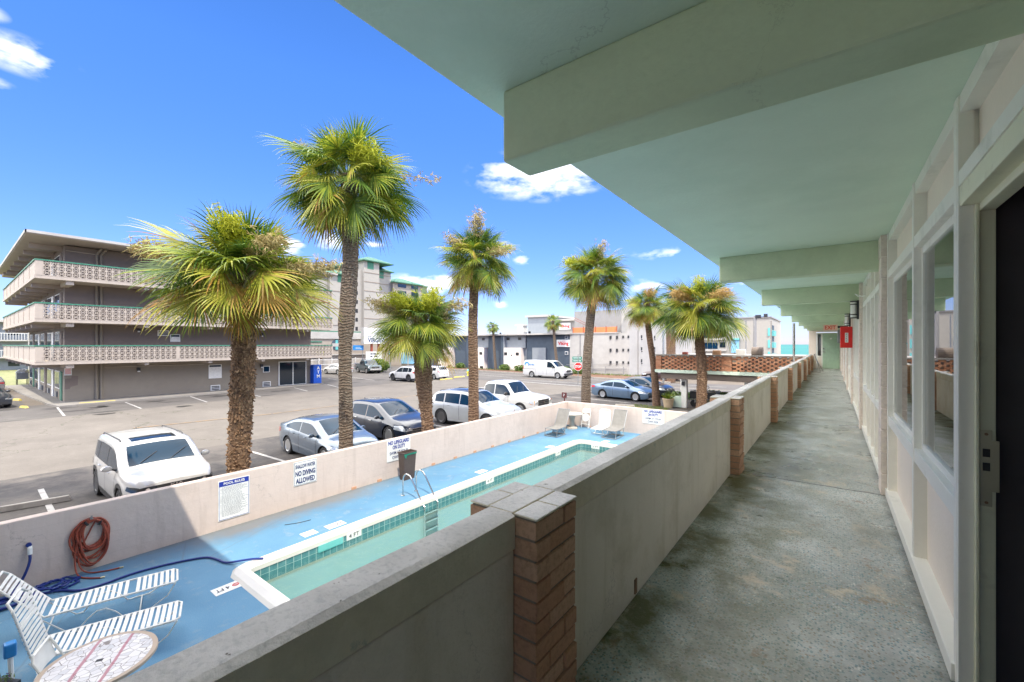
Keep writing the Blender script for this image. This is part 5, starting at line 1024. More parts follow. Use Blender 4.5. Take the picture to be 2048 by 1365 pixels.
def palm(label, path, radii, crown_r, rr_seed, tm='trunk_ring', boots=.8, full_boots=False, clusters=(), nleaf=42, tint=0, droop=.45, shape=1.0, lo_=118, group='sabal palms around the court', bm_='boot', lean=(0, 0)):
    rr = random.Random(rr_seed); base = Vector(path[0]); t0 = thing('palm_tree', label, 'palm tree', tuple(base), 0, group)
    P = smooth_path([tuple(Vector(p)-base) for p in path], 2); n_ = len(P); rads = []
    dense = []; L_ = 0
    for a, c in zip(P[:-1], P[1:]):
        a = Vector(a); c = Vector(c); m_ = max(1, int((c-a).length/.07))
        for i in range(m_): dense.append(a.lerp(c, i/m_))
    dense.append(Vector(P[-1])); top = dense[-1]; H = top.z
    for p in dense: rads.append(interp(radii, p.z/H)*(1+rr.uniform(-.035, .035)))
    b = MB(); b.tube(dense, rads, 18)
    tr = b.build('trunk', tm, t0, smooth=True, sharp=70, local=True)
    # leaf-base boots
    b = MB(); nb = int((46 if not full_boots else 30))
    def boot(z, a, up, Lb, wb_, out):
        i = min(range(len(dense)), key=lambda q: abs(dense[q].z-z)); c = dense[i]; r_ = rads[i]; o_ = c+Vector((math.cos(a), math.sin(a), 0))*(r_*.92); rad = Vector((math.cos(a), math.sin(a), 0)); tg = Vector((-math.sin(a), math.cos(a), 0))
        d = (rad*out+Vector((0, 0, up))+tg*rr.uniform(-.35, .35)).normalized(); s_ = d.cross(rad); s_ = tg if s_.length < .1 else s_.normalized(); nn = s_.cross(d); e = o_+d*Lb
        b.add([o_-s_*wb_+nn*.01, o_+s_*wb_+nn*.01, e+s_*wb_*.35, e-s_*wb_*.35, o_-s_*wb_*.8-nn*.03, o_+s_*wb_*.8-nn*.03, e+s_*wb_*.2-nn*.02, e-s_*wb_*.2-nn*.02], [(0, 1, 2, 3), (4, 5, 6, 7), (0, 1, 5, 4), (1, 2, 6, 5), (2, 3, 7, 6), (3, 0, 4, 7)])
    zb_ = H-boots
    for k in range(int(boots*95)): q = rr.random(); boot(zb_+boots*q*.98, rr.uniform(0, 6.283), rr.uniform(.7, 1.3), rr.uniform(.14, .26)*(.7+.5*q), rr.uniform(.025, .05), .35+.35*q)
    bt = b.build('leaf_boots', bm_, t0, local=True)
    if full_boots:
        b = MB(); nn_ = int(H*full_boots)
        for k in range(nn_): z = zb_*rr.random(); boot(z, rr.uniform(0, 6.283), rr.uniform(.5, 1.1)*rr.choice((1, 1, 1, -.5)), rr.uniform(.05, .11), rr.uniform(.02, .05), rr.uniform(.25, .7))
        bs_ = b; bt.data.materials.append(MATS['boot_brown']); b.build('bark', 'boot_brown', t0, local=True)
    # crown
    b = MB(); c0 = top+Vector((0, 0, -.05)); GA = 2.39996
    for k in range(nleaf):
        q = (k+.5)/nleaf; el = R(84-(lo_)*q**.85)*1.0+rr.uniform(-.2, .2); az = k*GA+rr.uniform(-.35, .35); sc_ = crown_r/1.9
        age = q; Lp = (.52+.40*math.sin(min(1, q*1.25)*math.pi*.5))*sc_*rr.uniform(.5, 1.15)*shape; Rb = .94*sc_*rr.uniform(.74, 1.1)*(.80 if q < .14 else 1)
        if q < .15: cr = (0, 0, 1)
        elif rr.random() < .06+.30*tint*(.4+age): cr = (2, 2, 3)
        elif rr.random() < .55: cr = (0, 1, 2)
        else: cr = (1, 0, 1)
        if age > .86 and rr.random() < .35: cr = (2, 3, 3)
        leaf(b, c0+Vector((math.cos(az), math.sin(az), 0))*.08-Vector((0, 0, .28*q)), az, el, Lp, Rb, rr, 36, droop*(.7+.6*q), cr)
    for k in range(4): az = rr.uniform(0, 6.28); leaf(b, c0-Vector((0, 0, .35)), az, R(-52)+rr.uniform(-.2, .2), .5*sc_, .62*sc_, rr, 30, 1.0, (3, 3, 2))
    b.build('crown', ['leaf_dark', 'leaf_mid', 'leaf_yellow', 'leaf_dry'], t0, local=True)
    for (az, el, dist, sz, mt, n) in clusters:
        b = MB(); az = R(az); el = R(el); d = Vector((math.cos(az)*math.cos(el), math.sin(az)*math.cos(el), math.sin(el)))*crown_r*dist
        cluster(b, c0, c0+d, rr, sz, n); b.build('flower_cluster', mt, t0, local=True)
    return t0
# azimuths toward the viewer: about -20..-50 deg (camera lies to +x, -y of the palms)
palm('stout shaggy palm with tan flower sprays in front of the taupe building', [(-12.05, 4.42, 0), (-11.98, 4.46, 1.8), (-11.88, 4.54, 4.2), (-11.9, 4.53, 5.95)], [(0, .25), (.12, .23), (.5, .26), (.8, .24), (1, .21)], 2.3, 11, 'trunk_dark', .95, 260,
     [(228, 14, .95, .62, 'flower_tan', 230), (-2, 20, .74, .6, 'flower_tan', 230), (-38, 46, .66, .6, 'flower_yellow', 260), (30, 4, .98, .55, 'flower_tan', 160)], 88, .7, .45, lo_=96)
palm('tallest palm with slender leaning trunk rising in front of the tower', [(-12.0, 7.42, 0), (-12.0, 7.42, 2.2), (-12.03, 7.39, 4.1), (-11.9, 7.5, 6.2), (-11.88, 7.52, 7.9), (-11.94, 7.46, 9.32)], [(0, .22), (.30, .20), (.45, .19), (.50, .24), (.8, .235), (1, .22)], 2.45, 23, 'trunk_ring', .85, False,
     [(-15, 8, .72, .7, 'flower_yellow', 220), (-60, 30, .5, .5, 'flower_yellow', 120), (200, 32, .9, .45, 'flower_tan', 80), (40, 0, 1.0, .45, 'flower_tan', 60)], 92, .55, .5, lo_=122)
palm('short yellow green palm partly hiding the white roadside sign', [(-12.0, 10.81, 0), (-12.05, 10.78, 1.2), (-12.18, 10.68, 3.0), (-12.24, 10.63, 5.1)], [(0, .21), (.3, .22), (.6, .33), (.85, .29), (1, .25)], 2.05, 31, 'trunk_rust', .5, 60,
     [(-80, 25, .75, .65, 'flower_yellow', 230), (-22, 30, .75, .65, 'flower_yellow', 230), (-105, 16, .85, .6, 'flower_tan', 200), (10, 15, .85, .6, 'flower_tan', 180)], 84, 1.7, .5)
palm('mid height palm whose trunk crosses the pearl white SUV', [(-12.0, 13.28, 0), (-12.0, 13.28, 3.2), (-12.03, 13.25, 5.1), (-11.95, 13.3, 6.8), (-11.87, 13.38, 7.85)], [(0, .23), (.5, .2), (.8, .19), (1, .21)], 2.0, 47, 'trunk_rust', .85, False,
     [(-48, 58, .8, .6, 'flower_tan', 200), (-90, 15, .85, .5, 'flower_tan', 120), (-10, 0, .9, .5, 'flower_tan', 120)], 80, 1.0, .5, lo_=120)
palm('curved grey palm standing just behind the far end wall', [(-10.43, 20.43, 0), (-10.45, 20.43, 2.2), (-10.28, 20.55, 5.2), (-10.02, 20.75, 8.0)], [(0, .26), (.4, .24), (1, .22)], 2.35, 59, 'trunk_ring', .8, False,
     [(-110, 12, .8, .65, 'flower_yellow', 200), (-50, 40, .75, .5, 'flower_tan', 120)], 80, 1.0, .5, lo_=120)
palm('thin leaning palm beside the flower tub near the sedans', [(-9.3, 28.4, 0), (-9.42, 28.3, 2.4), (-9.74, 28.08, 5.0), (-9.84, 28.0, 6.9)], [(0, .27), (.4, .2), (1, .19)], 1.8, 61, 'trunk_rust', 1.0, False, [(-60, 30, .8, .55, 'flower_orange', 160)], 58, 1.2, .5, lo_=116)
palm('full crowned palm with orange flowers in front of the brick carport', [(-6.28, 27.3, 0), (-6.21, 27.36, 2.6), (-6.38, 27.23, 4.4), (-6.38, 27.23, 6.55)], [(0, .29), (.5, .27), (.8, .28), (1, .25)], 3.0, 71, 'trunk_rust', .7, 130,
     [(-112, 14, .72, .75, 'flower_orange', 260), (-38, 14, .72, .75, 'flower_orange', 260), (-77, 48, .6, .6, 'flower_yellow', 200)], 84, .8, .5)
G2 = 'distant palms along the boulevard'
palm('small distant palm against the dark blue motel bay', [(-30.9, 52.0, 0), (-31.4, 52.0, 3.4), (-31.7, 51.9, 7.4)], [(0, .22), (1, .17)], 1.7, 83, 'trunk_ring', .4, False, (), 34, .2, .6, group=G2)
palm('small distant palm leaning between blue and white motel bays', [(-42.2, 51.9, 0), (-42.5, 51.9, 3.2), (-42.8, 51.9, 7.1)], [(0, .22), (1, .17)], 1.5, 89, 'trunk_ring', .4, False, (), 30, .2, .6, group=G2)
palm('brown trunked palm half hidden behind the carport palm crown', [(-13.88, 47.11, 0), (-13.88, 47.11, 4), (-13.97, 47.05, 7.8)], [(0, .45), (1, .5)], 2.4, 97, 'trunk_rust', 1.2, False, (), 34, .6, .6, group=G2)
for i, (x, y, h, r_, lab) in enumerate(((-69.5, 45.3, 5.0, 2.3, 'bushy palm right beside the white roadside sign'), (-68.7, 43.4, 3.6, 2.0, 'lower bushy palm left of the roadside sign'), (-65.6, 45.8, 2.9, 2.0, 'low bushy palm behind the marquee board'), (-61.0, 33.6, 3.3, 1.1, 'small palm above the breeze block wall of the podium'), (-79.4, 52.9, 3.2, 2.4, 'shaggy palm clump at the foot of the tower'))):
    palm(lab, [(x, y, 0), (x, y, h*.5), (x, y, h)], [(0, .25), (1, .22)], r_, 101+i, 'trunk_rust', .4, False, (), 30, .9, .7, group='bushy palms at the foot of the tower')
# shrubs and hedges
def bush(label, c, rad, n, size, cat='shrub', name='shrub', seed=1):
    rr = random.Random(seed); t0 = thing(name, label, cat, (c[0], c[1], 0)); b = MB(); fluff(b, (0, 0, c[2]), rad, n, size, 1.2, rr); b.build('foliage', 'bush', t0, local=True)
    b = MB(); 
    for k in range(5): a = k*1.3; b.tube([(0, 0, 0), (math.cos(a)*rad[0]*.4, math.sin(a)*rad[1]*.4, c[2])], .02, 5)
    b.build('stem', 'bark_grey', t0, local=True); return t0
bush('rounded green hedge behind the dark green pickup', (-53.8, 38.4, 1.0), (2.4, 1.3, 1.0), 2600, .14, 'hedge', 'hedge', 2)
for i, (x, y, r_, lab) in enumerate(((-36.8, 51.2, 1.3, 'low bush at the foot of the white motel bay'), (-26.9, 51, 1.1, 'bush behind the stop sign at the white wall foot'), (-49.5, 51.5, .9, 'small bush against the far blue motel bay'), (-40.2, 51.6, 1.0, 'small bush beside the small distant leaning palm'), (-29.2, 51.4, .8, 'small bush behind the van front'))):
    bush(lab, (x, y, .5), (r_, .7, .55), 500, .13, seed=5+i)
# planter tub and carport plants
t0 = thing('flower_tub', 'woven wooden tub with a spiky plant beside the carport column', 'planter', (-8.45, 28.1, 0))
MB().lathe([(.26, 0), (.34, .5), (.37, .52), (.37, .6), (.32, .6), (.3, .5)], 20).build('tub', 'basket', t0, smooth=True, local=True, sharp=40)
b = MB(); rr = random.Random(4)
for k in range(60): a = rr.uniform(0, 6.28); e = rr.uniform(.5, 1.4); q = Vector((math.cos(a)*math.cos(e), math.sin(a)*math.cos(e), math.sin(e)))*rr.uniform(.35, .75); s_ = Vector((-math.sin(a), math.cos(a), 0))*.02; o_ = Vector((0, 0, .52)); b.add([o_-s_, o_+s_, o_+q*.6+s_*1.3-Vector((0, 0, .02)), o_+q-Vector((0, 0, .12))], [(0, 1, 2, 3)])
b.build('plant', 'leaf_mid', t0, local=True)
bush('leafy bed with red flowers behind the carport columns', (-6.6, 31.5, .5), (1.8, .8, .45), 900, .09, 'flower bed', 'flower_bed', 12)
bush('yellowish low bed of plants beyond the flower tub', (-9.5, 33.6, .25), (1.3, 1.2, .25), 500, .08, 'flower bed', 'flower_bed', 13)
b = MB(); rr = random.Random(9)
for k in range(1500):
    x = rr.uniform(-10.7, -8.2); y = rr.uniform(19.6, 27.8) if rr.random() < .4 else rr.uniform(26.6, 28.2); h = rr.uniform(.04, .12); a = rr.uniform(0, 6.28); b.add([(x, y, 0), (x+.02*math.cos(a), y+.02*math.sin(a), 0), (x+.04*math.sin(a), y+.04*math.cos(a), h)], [(0, 1, 2)])
o = b.build('grass_tufts', 'leaf_mid'); tag(o, 'tufts of green grass around the palm foot by the end wall', 'grass'); o['kind'] = 'stuff'
b = MB()
for k in range(1600):
    x = rr.uniform(-60, -14); y = 52.6-rr.random()*1.5; h = rr.uniform(.1, .4); a = rr.uniform(0, 6.28); b.add([(x, y, .1), (x+.12*math.cos(a), y+.05*math.sin(a), .1), (x+.1*math.sin(a), y+.1*math.cos(a), h)], [(0, 1, 2)])
o = b.build('ground_cover', 'bush'); tag(o, 'weedy ground cover along the mulch bed of the motel opposite', 'ground cover'); o['kind'] = 'stuff'
# ================================================================ TAUPE MOTEL WITH BREEZE-BLOCK BALCONIES
tb = thing('taupe_motel', 'three storey taupe motel with breeze block balconies and green rail caps', 'building', (-42.8, 14, 0))
b = MB(); b.box(-64, 4.95, 0, -42.8, 22.5, 2.66); b.build('ground_wall', 'taupe_light', tb); b = MB(); b.box(-64, 4.952, 2.66, -42.802, 22.498, 11.0); b.build('wall', 'taupe', tb)
b = MB(); b.box(-66.6, 3.0, 11.08, -40.25, 23.9, 11.24); b.build('roof', 'soffit', tb); b = MB(); b.box(-66.65, 2.93, 11.13, -40.18, 2.998, 11.30); b.box(-40.248, 2.93, 11.13, -40.18, 23.95, 11.30); b.build('roof_edge', 'plaster_white', tb)
# one breeze-block panel mesh shared by the three storeys
def breeze(y0, n, zb, x=-40.52):
    b = MB(); s_ = .331
    for i in range(n+1): b.box(x-.08, y0+i*s_-.026, zb, x+.08, y0+i*s_+.026, zb+3*s_)
    for k in range(4): b.box(x-.079, y0, zb+k*s_-.02, x+.079, y0+n*s_, zb+k*s_+.02)
    for i in range(n):
        for k in range(3):
            cy = y0+(i+.5)*s_; cz = zb+(k+.5)*s_; h = s_/2-.01
            for a in (45, 135): A = R(a); dy = math.cos(A)*h*1.32; dz = math.sin(A)*h*1.32; b.bar((x+.002, cy-dy, cz-dz), (x+.002, cy+dy, cz+dz), .032, .15, up=(1, 0, 0))
            b.box(x-.07, cy-h, cz-.015, x+.0705, cy+h, cz+.015)
    return b
for lv, (zb, zt_) in enumerate(((2.77, 4.04), (5.54, 6.80), (8.33, 9.56))):
    b = MB(); b.box(-66, 3.35, zb, -40.45, 4.951, zb+.2); b.box(-42.802, 4.951, zb, -40.45, 23.45, zb+.2); b.build('balcony_slab', 'breeze', tb)
    if lv == 0: p1 = breeze(3.72, 21, zb+.21).build('breeze_block_screen', 'breeze', tb); p2 = breeze(10.86, 38, zb+.21).build('breeze_block_screen', 'breeze', tb)
    else:
        for p in (p1, p2): c = p.copy(); col.objects.link(c); c.parent = tb; c.location = (0, 0, zb-2.77)
    for q0, q1 in ((3.38, 3.70), (10.69, 10.84), (23.45, 23.55)): MB().box(-40.60, q0, zb+.2, -40.43, q1, zt_-.08).build('balcony_post', 'breeze', tb)
    b = MB(); b.box(-40.62, 3.36, zt_-.08, -40.40, 23.5, zt_); b.box(-66, 3.34, zt_-.08, -40.62, 3.50, zt_); b.build('rail_cap', 'green_trim', tb)
    b = MB(); b.box(-66, 3.40, zb+.2, -40.60, 3.46, zt_-.08)
    for k in range(7): b.box(-43.9-k*3.6, 3.37, zb+.2, -43.7-k*3.6, 3.40, zt_-.08)
    b.build('balcony_side', 'breeze', tb)
    for k in range(7): MB().box(-44.2-k*3.6, 3.5, zb-.30, -44.0-k*3.6, 4.97, zb+.0).build('side_beam', 'soffit', tb)
    MB().box(-42.9, 4.76, zb-.27, -40.62, 5.14, zb+.0).build('cantilever_beam', 'breeze', tb)
    for k in range(4): MB().box(-42.9, 8.80+4.05*k, zb-.20, -40.62, 9.06+4.05*k, zb+.0).build('cantilever_beam', 'breeze', tb)
for k in range(7):
    b = MB(); b.box(-44.2-k*3.6, 3.4, 10.75, -44.0-k*3.6, 4.97, 11.08); b.build('roof_beam', 'soffit', tb)
b = MB(); b.box(-66.2, 3.3, 10.8, -64.1, 4.9, 11.08); b.build('roof_beam', 'soffit', tb)
for y in (6.55, 6.80): MB().tube([(-42.72, y, 0), (-42.72, y, 10.6), (-42.3, y+.2, 10.98)], .075, 8).build('downpipe', 'taupe_light', tb, smooth=True)
b = MB(); b.tube([(-42.74, 5.0, 10.65), (-42.74, 6.5, 10.62)], .025, 6); b.tube([(-42.74, 7.0, 2.42), (-42.74, 13.2, 2.40)], .02, 6); b.build('conduit', 'breeze', tb)
def awin(y0, z0, y1, z1, kind='window'):
    b = MB(); X = -42.8; w_ = .05
    b.box(X, y0, z0, X+.05, y1, z0+w_); b.box(X, y0, z1-w_, X+.05, y1, z1); b.box(X, y0, z0, X+.049, y0+w_, z1); b.box(X, y1-w_, z0, X+.049, y1, z1)
    f = b.build('window_frame' if kind != 'ac' else 'ac_unit', 'frame', tb)
    b = MB(); b.box(X, y0+.03, z0+.03, X+.02, y1-.03, z1-.03); b.build('pane' if kind != 'ac' else 'ac_core', 'car_glass_tint' if kind != 'ac' else 'dark', f)
    b = MB(); n_ = 5 if kind != 'ac' else 4
    if kind == 'blind':
        b.box(X+.0201, y0+.04, z0+.04, X+.024, y1-.04, z1-.2)
        b.build('blind', 'curtain', f)
    elif kind == 'ac':
        for i in range(n_): z = z0+.06+(z1-z0-.12)*i/(n_-1); b.box(X+.02, y0+.05, z-.02, X+.05, y1-.05, z+.02)
        b.build('louvre', 'white', f)
awin(10.07, 4.77, 10.80, 5.21, 'ac'); awin(10.87, 4.31, 11.53, 4.91, 'blind'); awin(10.07, 7.55, 10.8, 8.0, 'ac'); awin(10.87, 7.1, 11.53, 7.7, 'blind'); awin(13.53, 1.15, 14.5, 2.34, 'blind'); awin(13.68, .06, 14.39, .56, 'ac'); awin(17.87, .05, 18.58, .58, 'ac'); awin(17.9, 1.45, 18.5, 2.05)
awin(16.2, 7.1, 16.9, 7.7, 'blind'); awin(10.87, 9.8, 11.5, 10.4)
b = MB(); b.box(-42.8, 19.3, .06, -42.72, 22.0, 2.42); f = b.build('shop_window_frame', 'frame', tb)
for a, c in ((19.38, 20.62), (20.70, 21.92)): MB().box(-42.72, a, .14, -42.71, c, 2.34).build('pane', 'car_glass', f)
for y, z in ((8.9, 2.05), (8.9, 5.12), (17.76, 1.98), (8.9, 9.6), (17.76, 4.9)):
    b = MB(); b.box(-42.8, y-.10, z, -42.62, y+.10, z+.25); l_ = b.build('wall_lantern', 'dark_plastic', tb); MB().box(-42.70, y-.075, z-.09, -42.60, y+.075, z+.01).build('glass_shade', 'lamp_glass', l_)
b = MB(); b.box(-42.8, 4.93, 1.92, -42.785, 5.3, 2.43); sg_ = b.build('notice_board', 'sign_white', tb)
b = MB()
for z in (2.35, 2.27, 2.19, 2.1, 2.02): b.box(-42.785, 4.97, z, -42.782, 5.26, z+.03)
b.build('small_print', 'red', sg_)
b = MB(); X = -42.796; b.add([(X, 4.96, .95), (X, 5.2, .95), (X, 5.25, 1.1), (X, 5.6, 1.2), (X, 5.62, 1.85), (X, 5.3, 1.88), (X, 5.28, 1.7), (X, 4.96, 1.68)], [tuple(range(8))]); b.build('repaint_patch', 'taupe', tb)
# side doors and windows under the balconies
for lv, z in enumerate((.1, 2.97, 5.74, 8.53)):
    for k in range(5):
        x = -43.6-k*4.0; b = MB(); b.box(x-.95, 4.90, z, x-.1, 4.95, z+2.05); b.build('side_door', 'green_trim' if lv == 0 and k in (0, 4) else 'frame' if k % 2 else 'taupe', tb)
        b = MB(); b.box(x-3.3, 4.91, z+.75, x-1.15, 4.95, z+2.05); f = b.build('side_window', 'frame', tb)
        for a in (0, 1): MB().box(x-3.22+a*1.05, 4.90, z+.82, x-2.25+a*1.05, 4.912, z+1.98).build('pane', 'car_glass_tint', f)
        if lv < 1: MB().box(x-2.9, 4.85, z+.12, x-2.2, 4.95, z+.5).build('ac_unit', 'grey_metal', tb)
t0 = thing('cash_machine', 'bright blue ATM kiosk at the far end of the taupe motel', 'cash machine', (-42.3, 22.9, 0))
b = MB(); b.box(-42.9, 22.45, .1, -42.15, 23.3, 2.0); b.build('kiosk', 'atm_blue', t0, bevel=.04); text('A\nT\nM', 'lettering', 'sign_white', t0, (-42.14, 22.95, 1.25), '+x', 1.15, .32, .03)
t0 = thing('laundry_cart', 'rolling linen cart with white bundle at end of the side walkway', 'cart', (-65.5, 4.6, 0)); b = MB(); b.box(-66.1, 4.2, .6, -64.9, 5.0, 1.2); b.build('basket', 'grey_metal', t0); b = MB(); fluff(b, (-65.5, 4.6, 1.3), (.5, .35, .22), 140, .2, 2); b.build('linen', 'white', t0)
b = MB()
for x in (-66.05, -64.95):
    for y in (4.25, 4.95): b.bar((x, y, 0), (x, y, .6), .05)
b.build('leg_frame', 'dark', t0)
# neighbour at far left
nb = thing('blue_grey_motel', 'blue grey motel with white balcony railings beyond the left frame edge', 'building', (-105, -6, 0)); b = MB(); b.box(-120, -30, 0, -105, 8.0, 7.6); b.build('wall', 'bluegrey', nb); MB().box(-121, -31, 7.6, -103.5, 8.4, 7.95).build('roof', 'plaster_white', nb)
for z in (2.1, 4.8):
    b = MB(); b.box(-105, -30, z-.2, -103.6, 8.2, z); b.build('balcony_slab', 'plaster_white', nb); b = MB(); b.box(-103.7, -30, z+1.0, -103.6, 8.2, z+1.1)
    for k in range(120): b.box(-103.68, 8.1-k*.3, z, -103.62, 8.16-k*.3, z+1.0)
    b.build('railing', 'white', nb)
b = MB()
for z in (.6, 3.0, 5.6): 
    for y in (3.0, 6.5, -1): b.box(-105.01, y-.6, z, -104.95, y+.6, z+1)
b.build('window', 'car_glass', nb); MB().box(-103.75, 7.9, 0, -103.4, 8.3, 7.6).build('column', 'plaster_white', nb)
b = MB(); fluff(b, (-75, -2, 1.6), (2, 3, 1.8), 500, .3); tag(b.build('shrub', 'bush'), 'shrub at the far left edge before the blue grey motel', 'shrub')

# ================================================================ TOWER, PODIUM AND SIGNS
tw = thing('hotel_tower', 'tall cream hotel tower with green hipped roofs and teal windows', 'building', (-110, 72, 0))
def tbox(nm, m, *a, **k): b = MB(); b.box(*a); return b.build(nm, m, tw, **k)
paint('tower_cream', (.36, .31, .255), .04, .8, .2, 3, dirt=(.42, .36, .30), ds=.08); paint('tower_white', (.40, .37, .32), .04, .8, .2, 3); paint('tower_beige', (.33, .26, .205), .04, .85, .2, 3)
tbox('shaft', 'tower_white', -130, 57.5, 0, -100, 62.2, 22.0); tbox('shaft', 'tower_beige', -130, 62.2, 0, -104, 66.5, 22.6); tbox('shaft', 'tower_white', -130, 64.6, 22.6, -105, 67, 25.4); tbox('shaft', 'tower_white', -120, 66.5, 0, -99, 71.2, 26.5); tbox('shaft', 'tower_white', -125, 71.2, 0, -102, 77.3, 24.8)
tbox('shaft', 'tower_cream', -128, 77.3, 0, -101, 88, 22.2); tbox('shaft', 'tower_cream', -134, 84, 0, -112, 100, 24.0); tbox('shaft', 'tower_white', -119, 49, 0, -101, 57.4, 22.0); tbox('shaft', 'tower_white', -101.5, 63.8, 0, -99.9, 66.4, 23.9)
def hip(x0, y0, x1, y1, z, h, m='green_roof', o_=.9):
    x0 -= o_; y0 -= o_; x1 += o_; y1 += o_; i = min(x1-x0, y1-y0)/2*.8; b = MB(); b.add([(x0, y0, z), (x1, y0, z), (x1, y1, z), (x0, y1, z), (x0+i, y0+i, z+h), (x1-i, y0+i, z+h), (x1-i, y1-i, z+h), (x0+i, y1-i, z+h), (x0, y0, z-.25), (x1, y0, z-.25), (x1, y1, z-.25), (x0, y1, z-.25)], [(0, 1, 5, 4), (1, 2, 6, 5), (2, 3, 7, 6), (3, 0, 4, 7), (4, 5, 6, 7), (8, 11, 10, 9), (0, 8, 9, 1), (1, 9, 10, 2), (2, 10, 11, 3), (3, 11, 8, 0)]); b.build('roof', m, tw)
hip(-112, 66.5, -99, 74.5, 26.5, 1.7); hip(-110, 58, -100, 62, 22.0, 1.1); hip(-112, 71.6, -102, 77, 24.8+.2, 1.4); hip(-116, 78, -101, 87.4, 22.2, 1.8); hip(-132, 85, -112, 99, 24.0, 1.6); hip(-112, 63.5, -104, 66.4, 25.2, .8); hip(-118, 49, -101, 57, 22.0, 1.3)
for y, z, x in ((67.5, 24.3, -99), (72.9, 22.8, -102), (59.5, 19.9, -100)): MB().box(x, y, z, x+.06, y+1.9, z+1.9).build('teal_window', 'green_trim', tw)
for k in range(9):
    z = 3+k*2.35
    for a in ((-99.95, 64.5, z, -99.86, 65.2, z+1.0), (-112.05, 88.6, z, -111.9, 91, z+1.3), (-112.05, 93, z, -111.9, 95.4, z+1.3)): MB().box(*a).build('window', 'dark', tw)
b = MB()
for k in range(9): z = 3.6+k*2.45; b.box(-99.02, 66.45, z, -98.9, 71.25, z+.14); b.box(-102.02, 71.2, z+.4, -101.88, 77.35, z+.52)
for k in range(5): z = 4.6+k*4.3; b.box(-101.02, 77.3, z, -100.88, 88.05, z+.14); b.box(-100.0, 57.5, z, -99.88, 62.2, z+.12)
b.build('string_course', 'tower_beige', tw)
for k in range(8):
    z = 4+k*2.4; MB().box(-101.0, 79, z, -100.9, 82, z+1.4).build('window', 'glass_dark', tw); MB().box(-101.0, 84, z, -100.9, 86.5, z+1.4).build('window', 'glass_dark', tw)
pd = thing('hotel_podium', 'low cream podium of the tower with a round teal window', 'building', (-64, 38, 0)); b = MB(); b.box(-80, 29, 0, -62, 46.5, 4.95); b.build('wall', 'tower_cream', pd); MB().box(-80.2, 28.8, 4.95, -61.8, 46.7, 6.0).build('parapet_band', 'plaster_white', pd); MB().box(-80, 33, 6.0, -64, 46, 6.25).build('roof_trim', 'green_roof', pd)
MB().lathe([(.01, -61.99), (.85, -61.99), (.85, -61.93), (.72, -61.92)], 28, (0, 36.7, 4.0), 'x').build('round_window', 'navy', pd); b = MB(); b.box(-61.95, 35.95, 3.75, -61.88, 37.45, 4.25); b.build('window_bar', 'plaster_white', pd); b = MB(); b.box(-61.94, 36.5, 3.25, -61.89, 36.9, 4.75); b.build('window_bar', 'teal_trim', pd)
MB().box(-62, 30, 2.4, -61.7, 42, 2.55).build('ledge', 'plaster_white', pd)
b = MB(); b.box(-61.99, 31, 4.4, -61.9, 34.3, 4.55); b.build('rail_cap', 'green_trim', pd)
t0 = thing('picket_fence', 'white picket fence behind the white sedan', 'fence', (-60.4, 35, 0)); b = MB()
for k in range(70): y = 27+k*.2; b.box(-60.43, y, 0, -60.38, y+.04, 1.9)
for z in (.35, 1.05, 1.75): b.box(-60.45, 27, z, -60.36, 41, z+.07)
b.build('pickets', 'white', t0); b = MB()
for k in range(8): y = 27+k*2; b.box(-60.46, y-.05, 0, -60.34, y+.05, 2.05)
b.build('fence_post', 'white', t0)
t0 = thing('roadside_sign', 'big white motel sign cabinet on red posts, half hidden by palm fronds', 'sign', (-58, 41.5, 0)); b = MB(); b.box(-58.7, 38.9, 4.2, -58.0, 44.6, 6.7); c_ = b.build('cabinet', 'sign_white', t0); MB().box(-58.71, 38.85, 4.15, -57.98, 38.9, 6.75).build('side_panel', 'greywall', t0)
text('the', 'lettering', 'ink_navy', t0, (-57.99, 39.9, 5.35), '+x', .25, .6); text('VIRGINIAN', 'lettering', 'ink_navy', t0, (-57.99, 41.8, 4.75), '+x', .75, 4.4, .03)
b = MB()
for y in (40.4, 41.7): b.box(-58.5, y, 0, -58.25, y+.3, 4.2)
b.build('post', 'hose_red', t0)
t0 = thing('marquee_sign', 'white marquee board with two black lines under the big sign', 'sign', (-57.6, 40.4, 0)); MB().box(-57.8, 39.1, 1.75, -57.6, 41.9, 2.95).build('panel', 'sign_white', t0); b = MB()
for y, w_, z in ((39.8, .4, 2.5), (40.3, .5, 2.5), (40.95, .5, 2.5), (39.8, .35, 2.1), (40.5, .6, 2.1)): b.box(-57.6, y, z, -57.58, y+w_, z+.2)
b.build('text_line', 'ink', t0); MB().box(-57.75, 40.4, 0, -57.65, 40.6, 1.75).build('post', 'hose_red', t0)
t0 = thing('blue_sign', 'blue sign board just right of the tall palm trunk', 'sign', (-59, 38.6, 0)); MB().box(-58.95, 37.6, 3.2, -58.8, 39.4, 3.95).build('panel', 'van_blue', t0); b = MB(); b.box(-58.8, 38.0, 3.4, -58.78, 39.0, 3.45); b.box(-58.8, 38.0, 3.6, -58.78, 38.8, 3.64); b.build('text_line', 'sign_white', t0); MB().tube([(-58.9, 39.3, 0), (-58.9, 39.3, 3.3)], .06, 8).build('post', 'grey_metal', t0)
t0 = thing('round_sign', 'round blue sign on a slim pole near the glass shopfront', 'sign', (-63, 47, 0)); MB().tube([(-63, 47, 0), (-63, 47, 2.4)], .05, 8).build('post', 'steel', t0); q = MB(); q.lathe([(.01, -.03), (.5, -.03), (.5, .03), (.01, .03)], 20, (-63, 47, 2.6), 'x'); q.v = [(x+63-63-63+0 if False else x, y, z) for x, y, z in q.v]; q.build('disc', 'lightblue', t0)
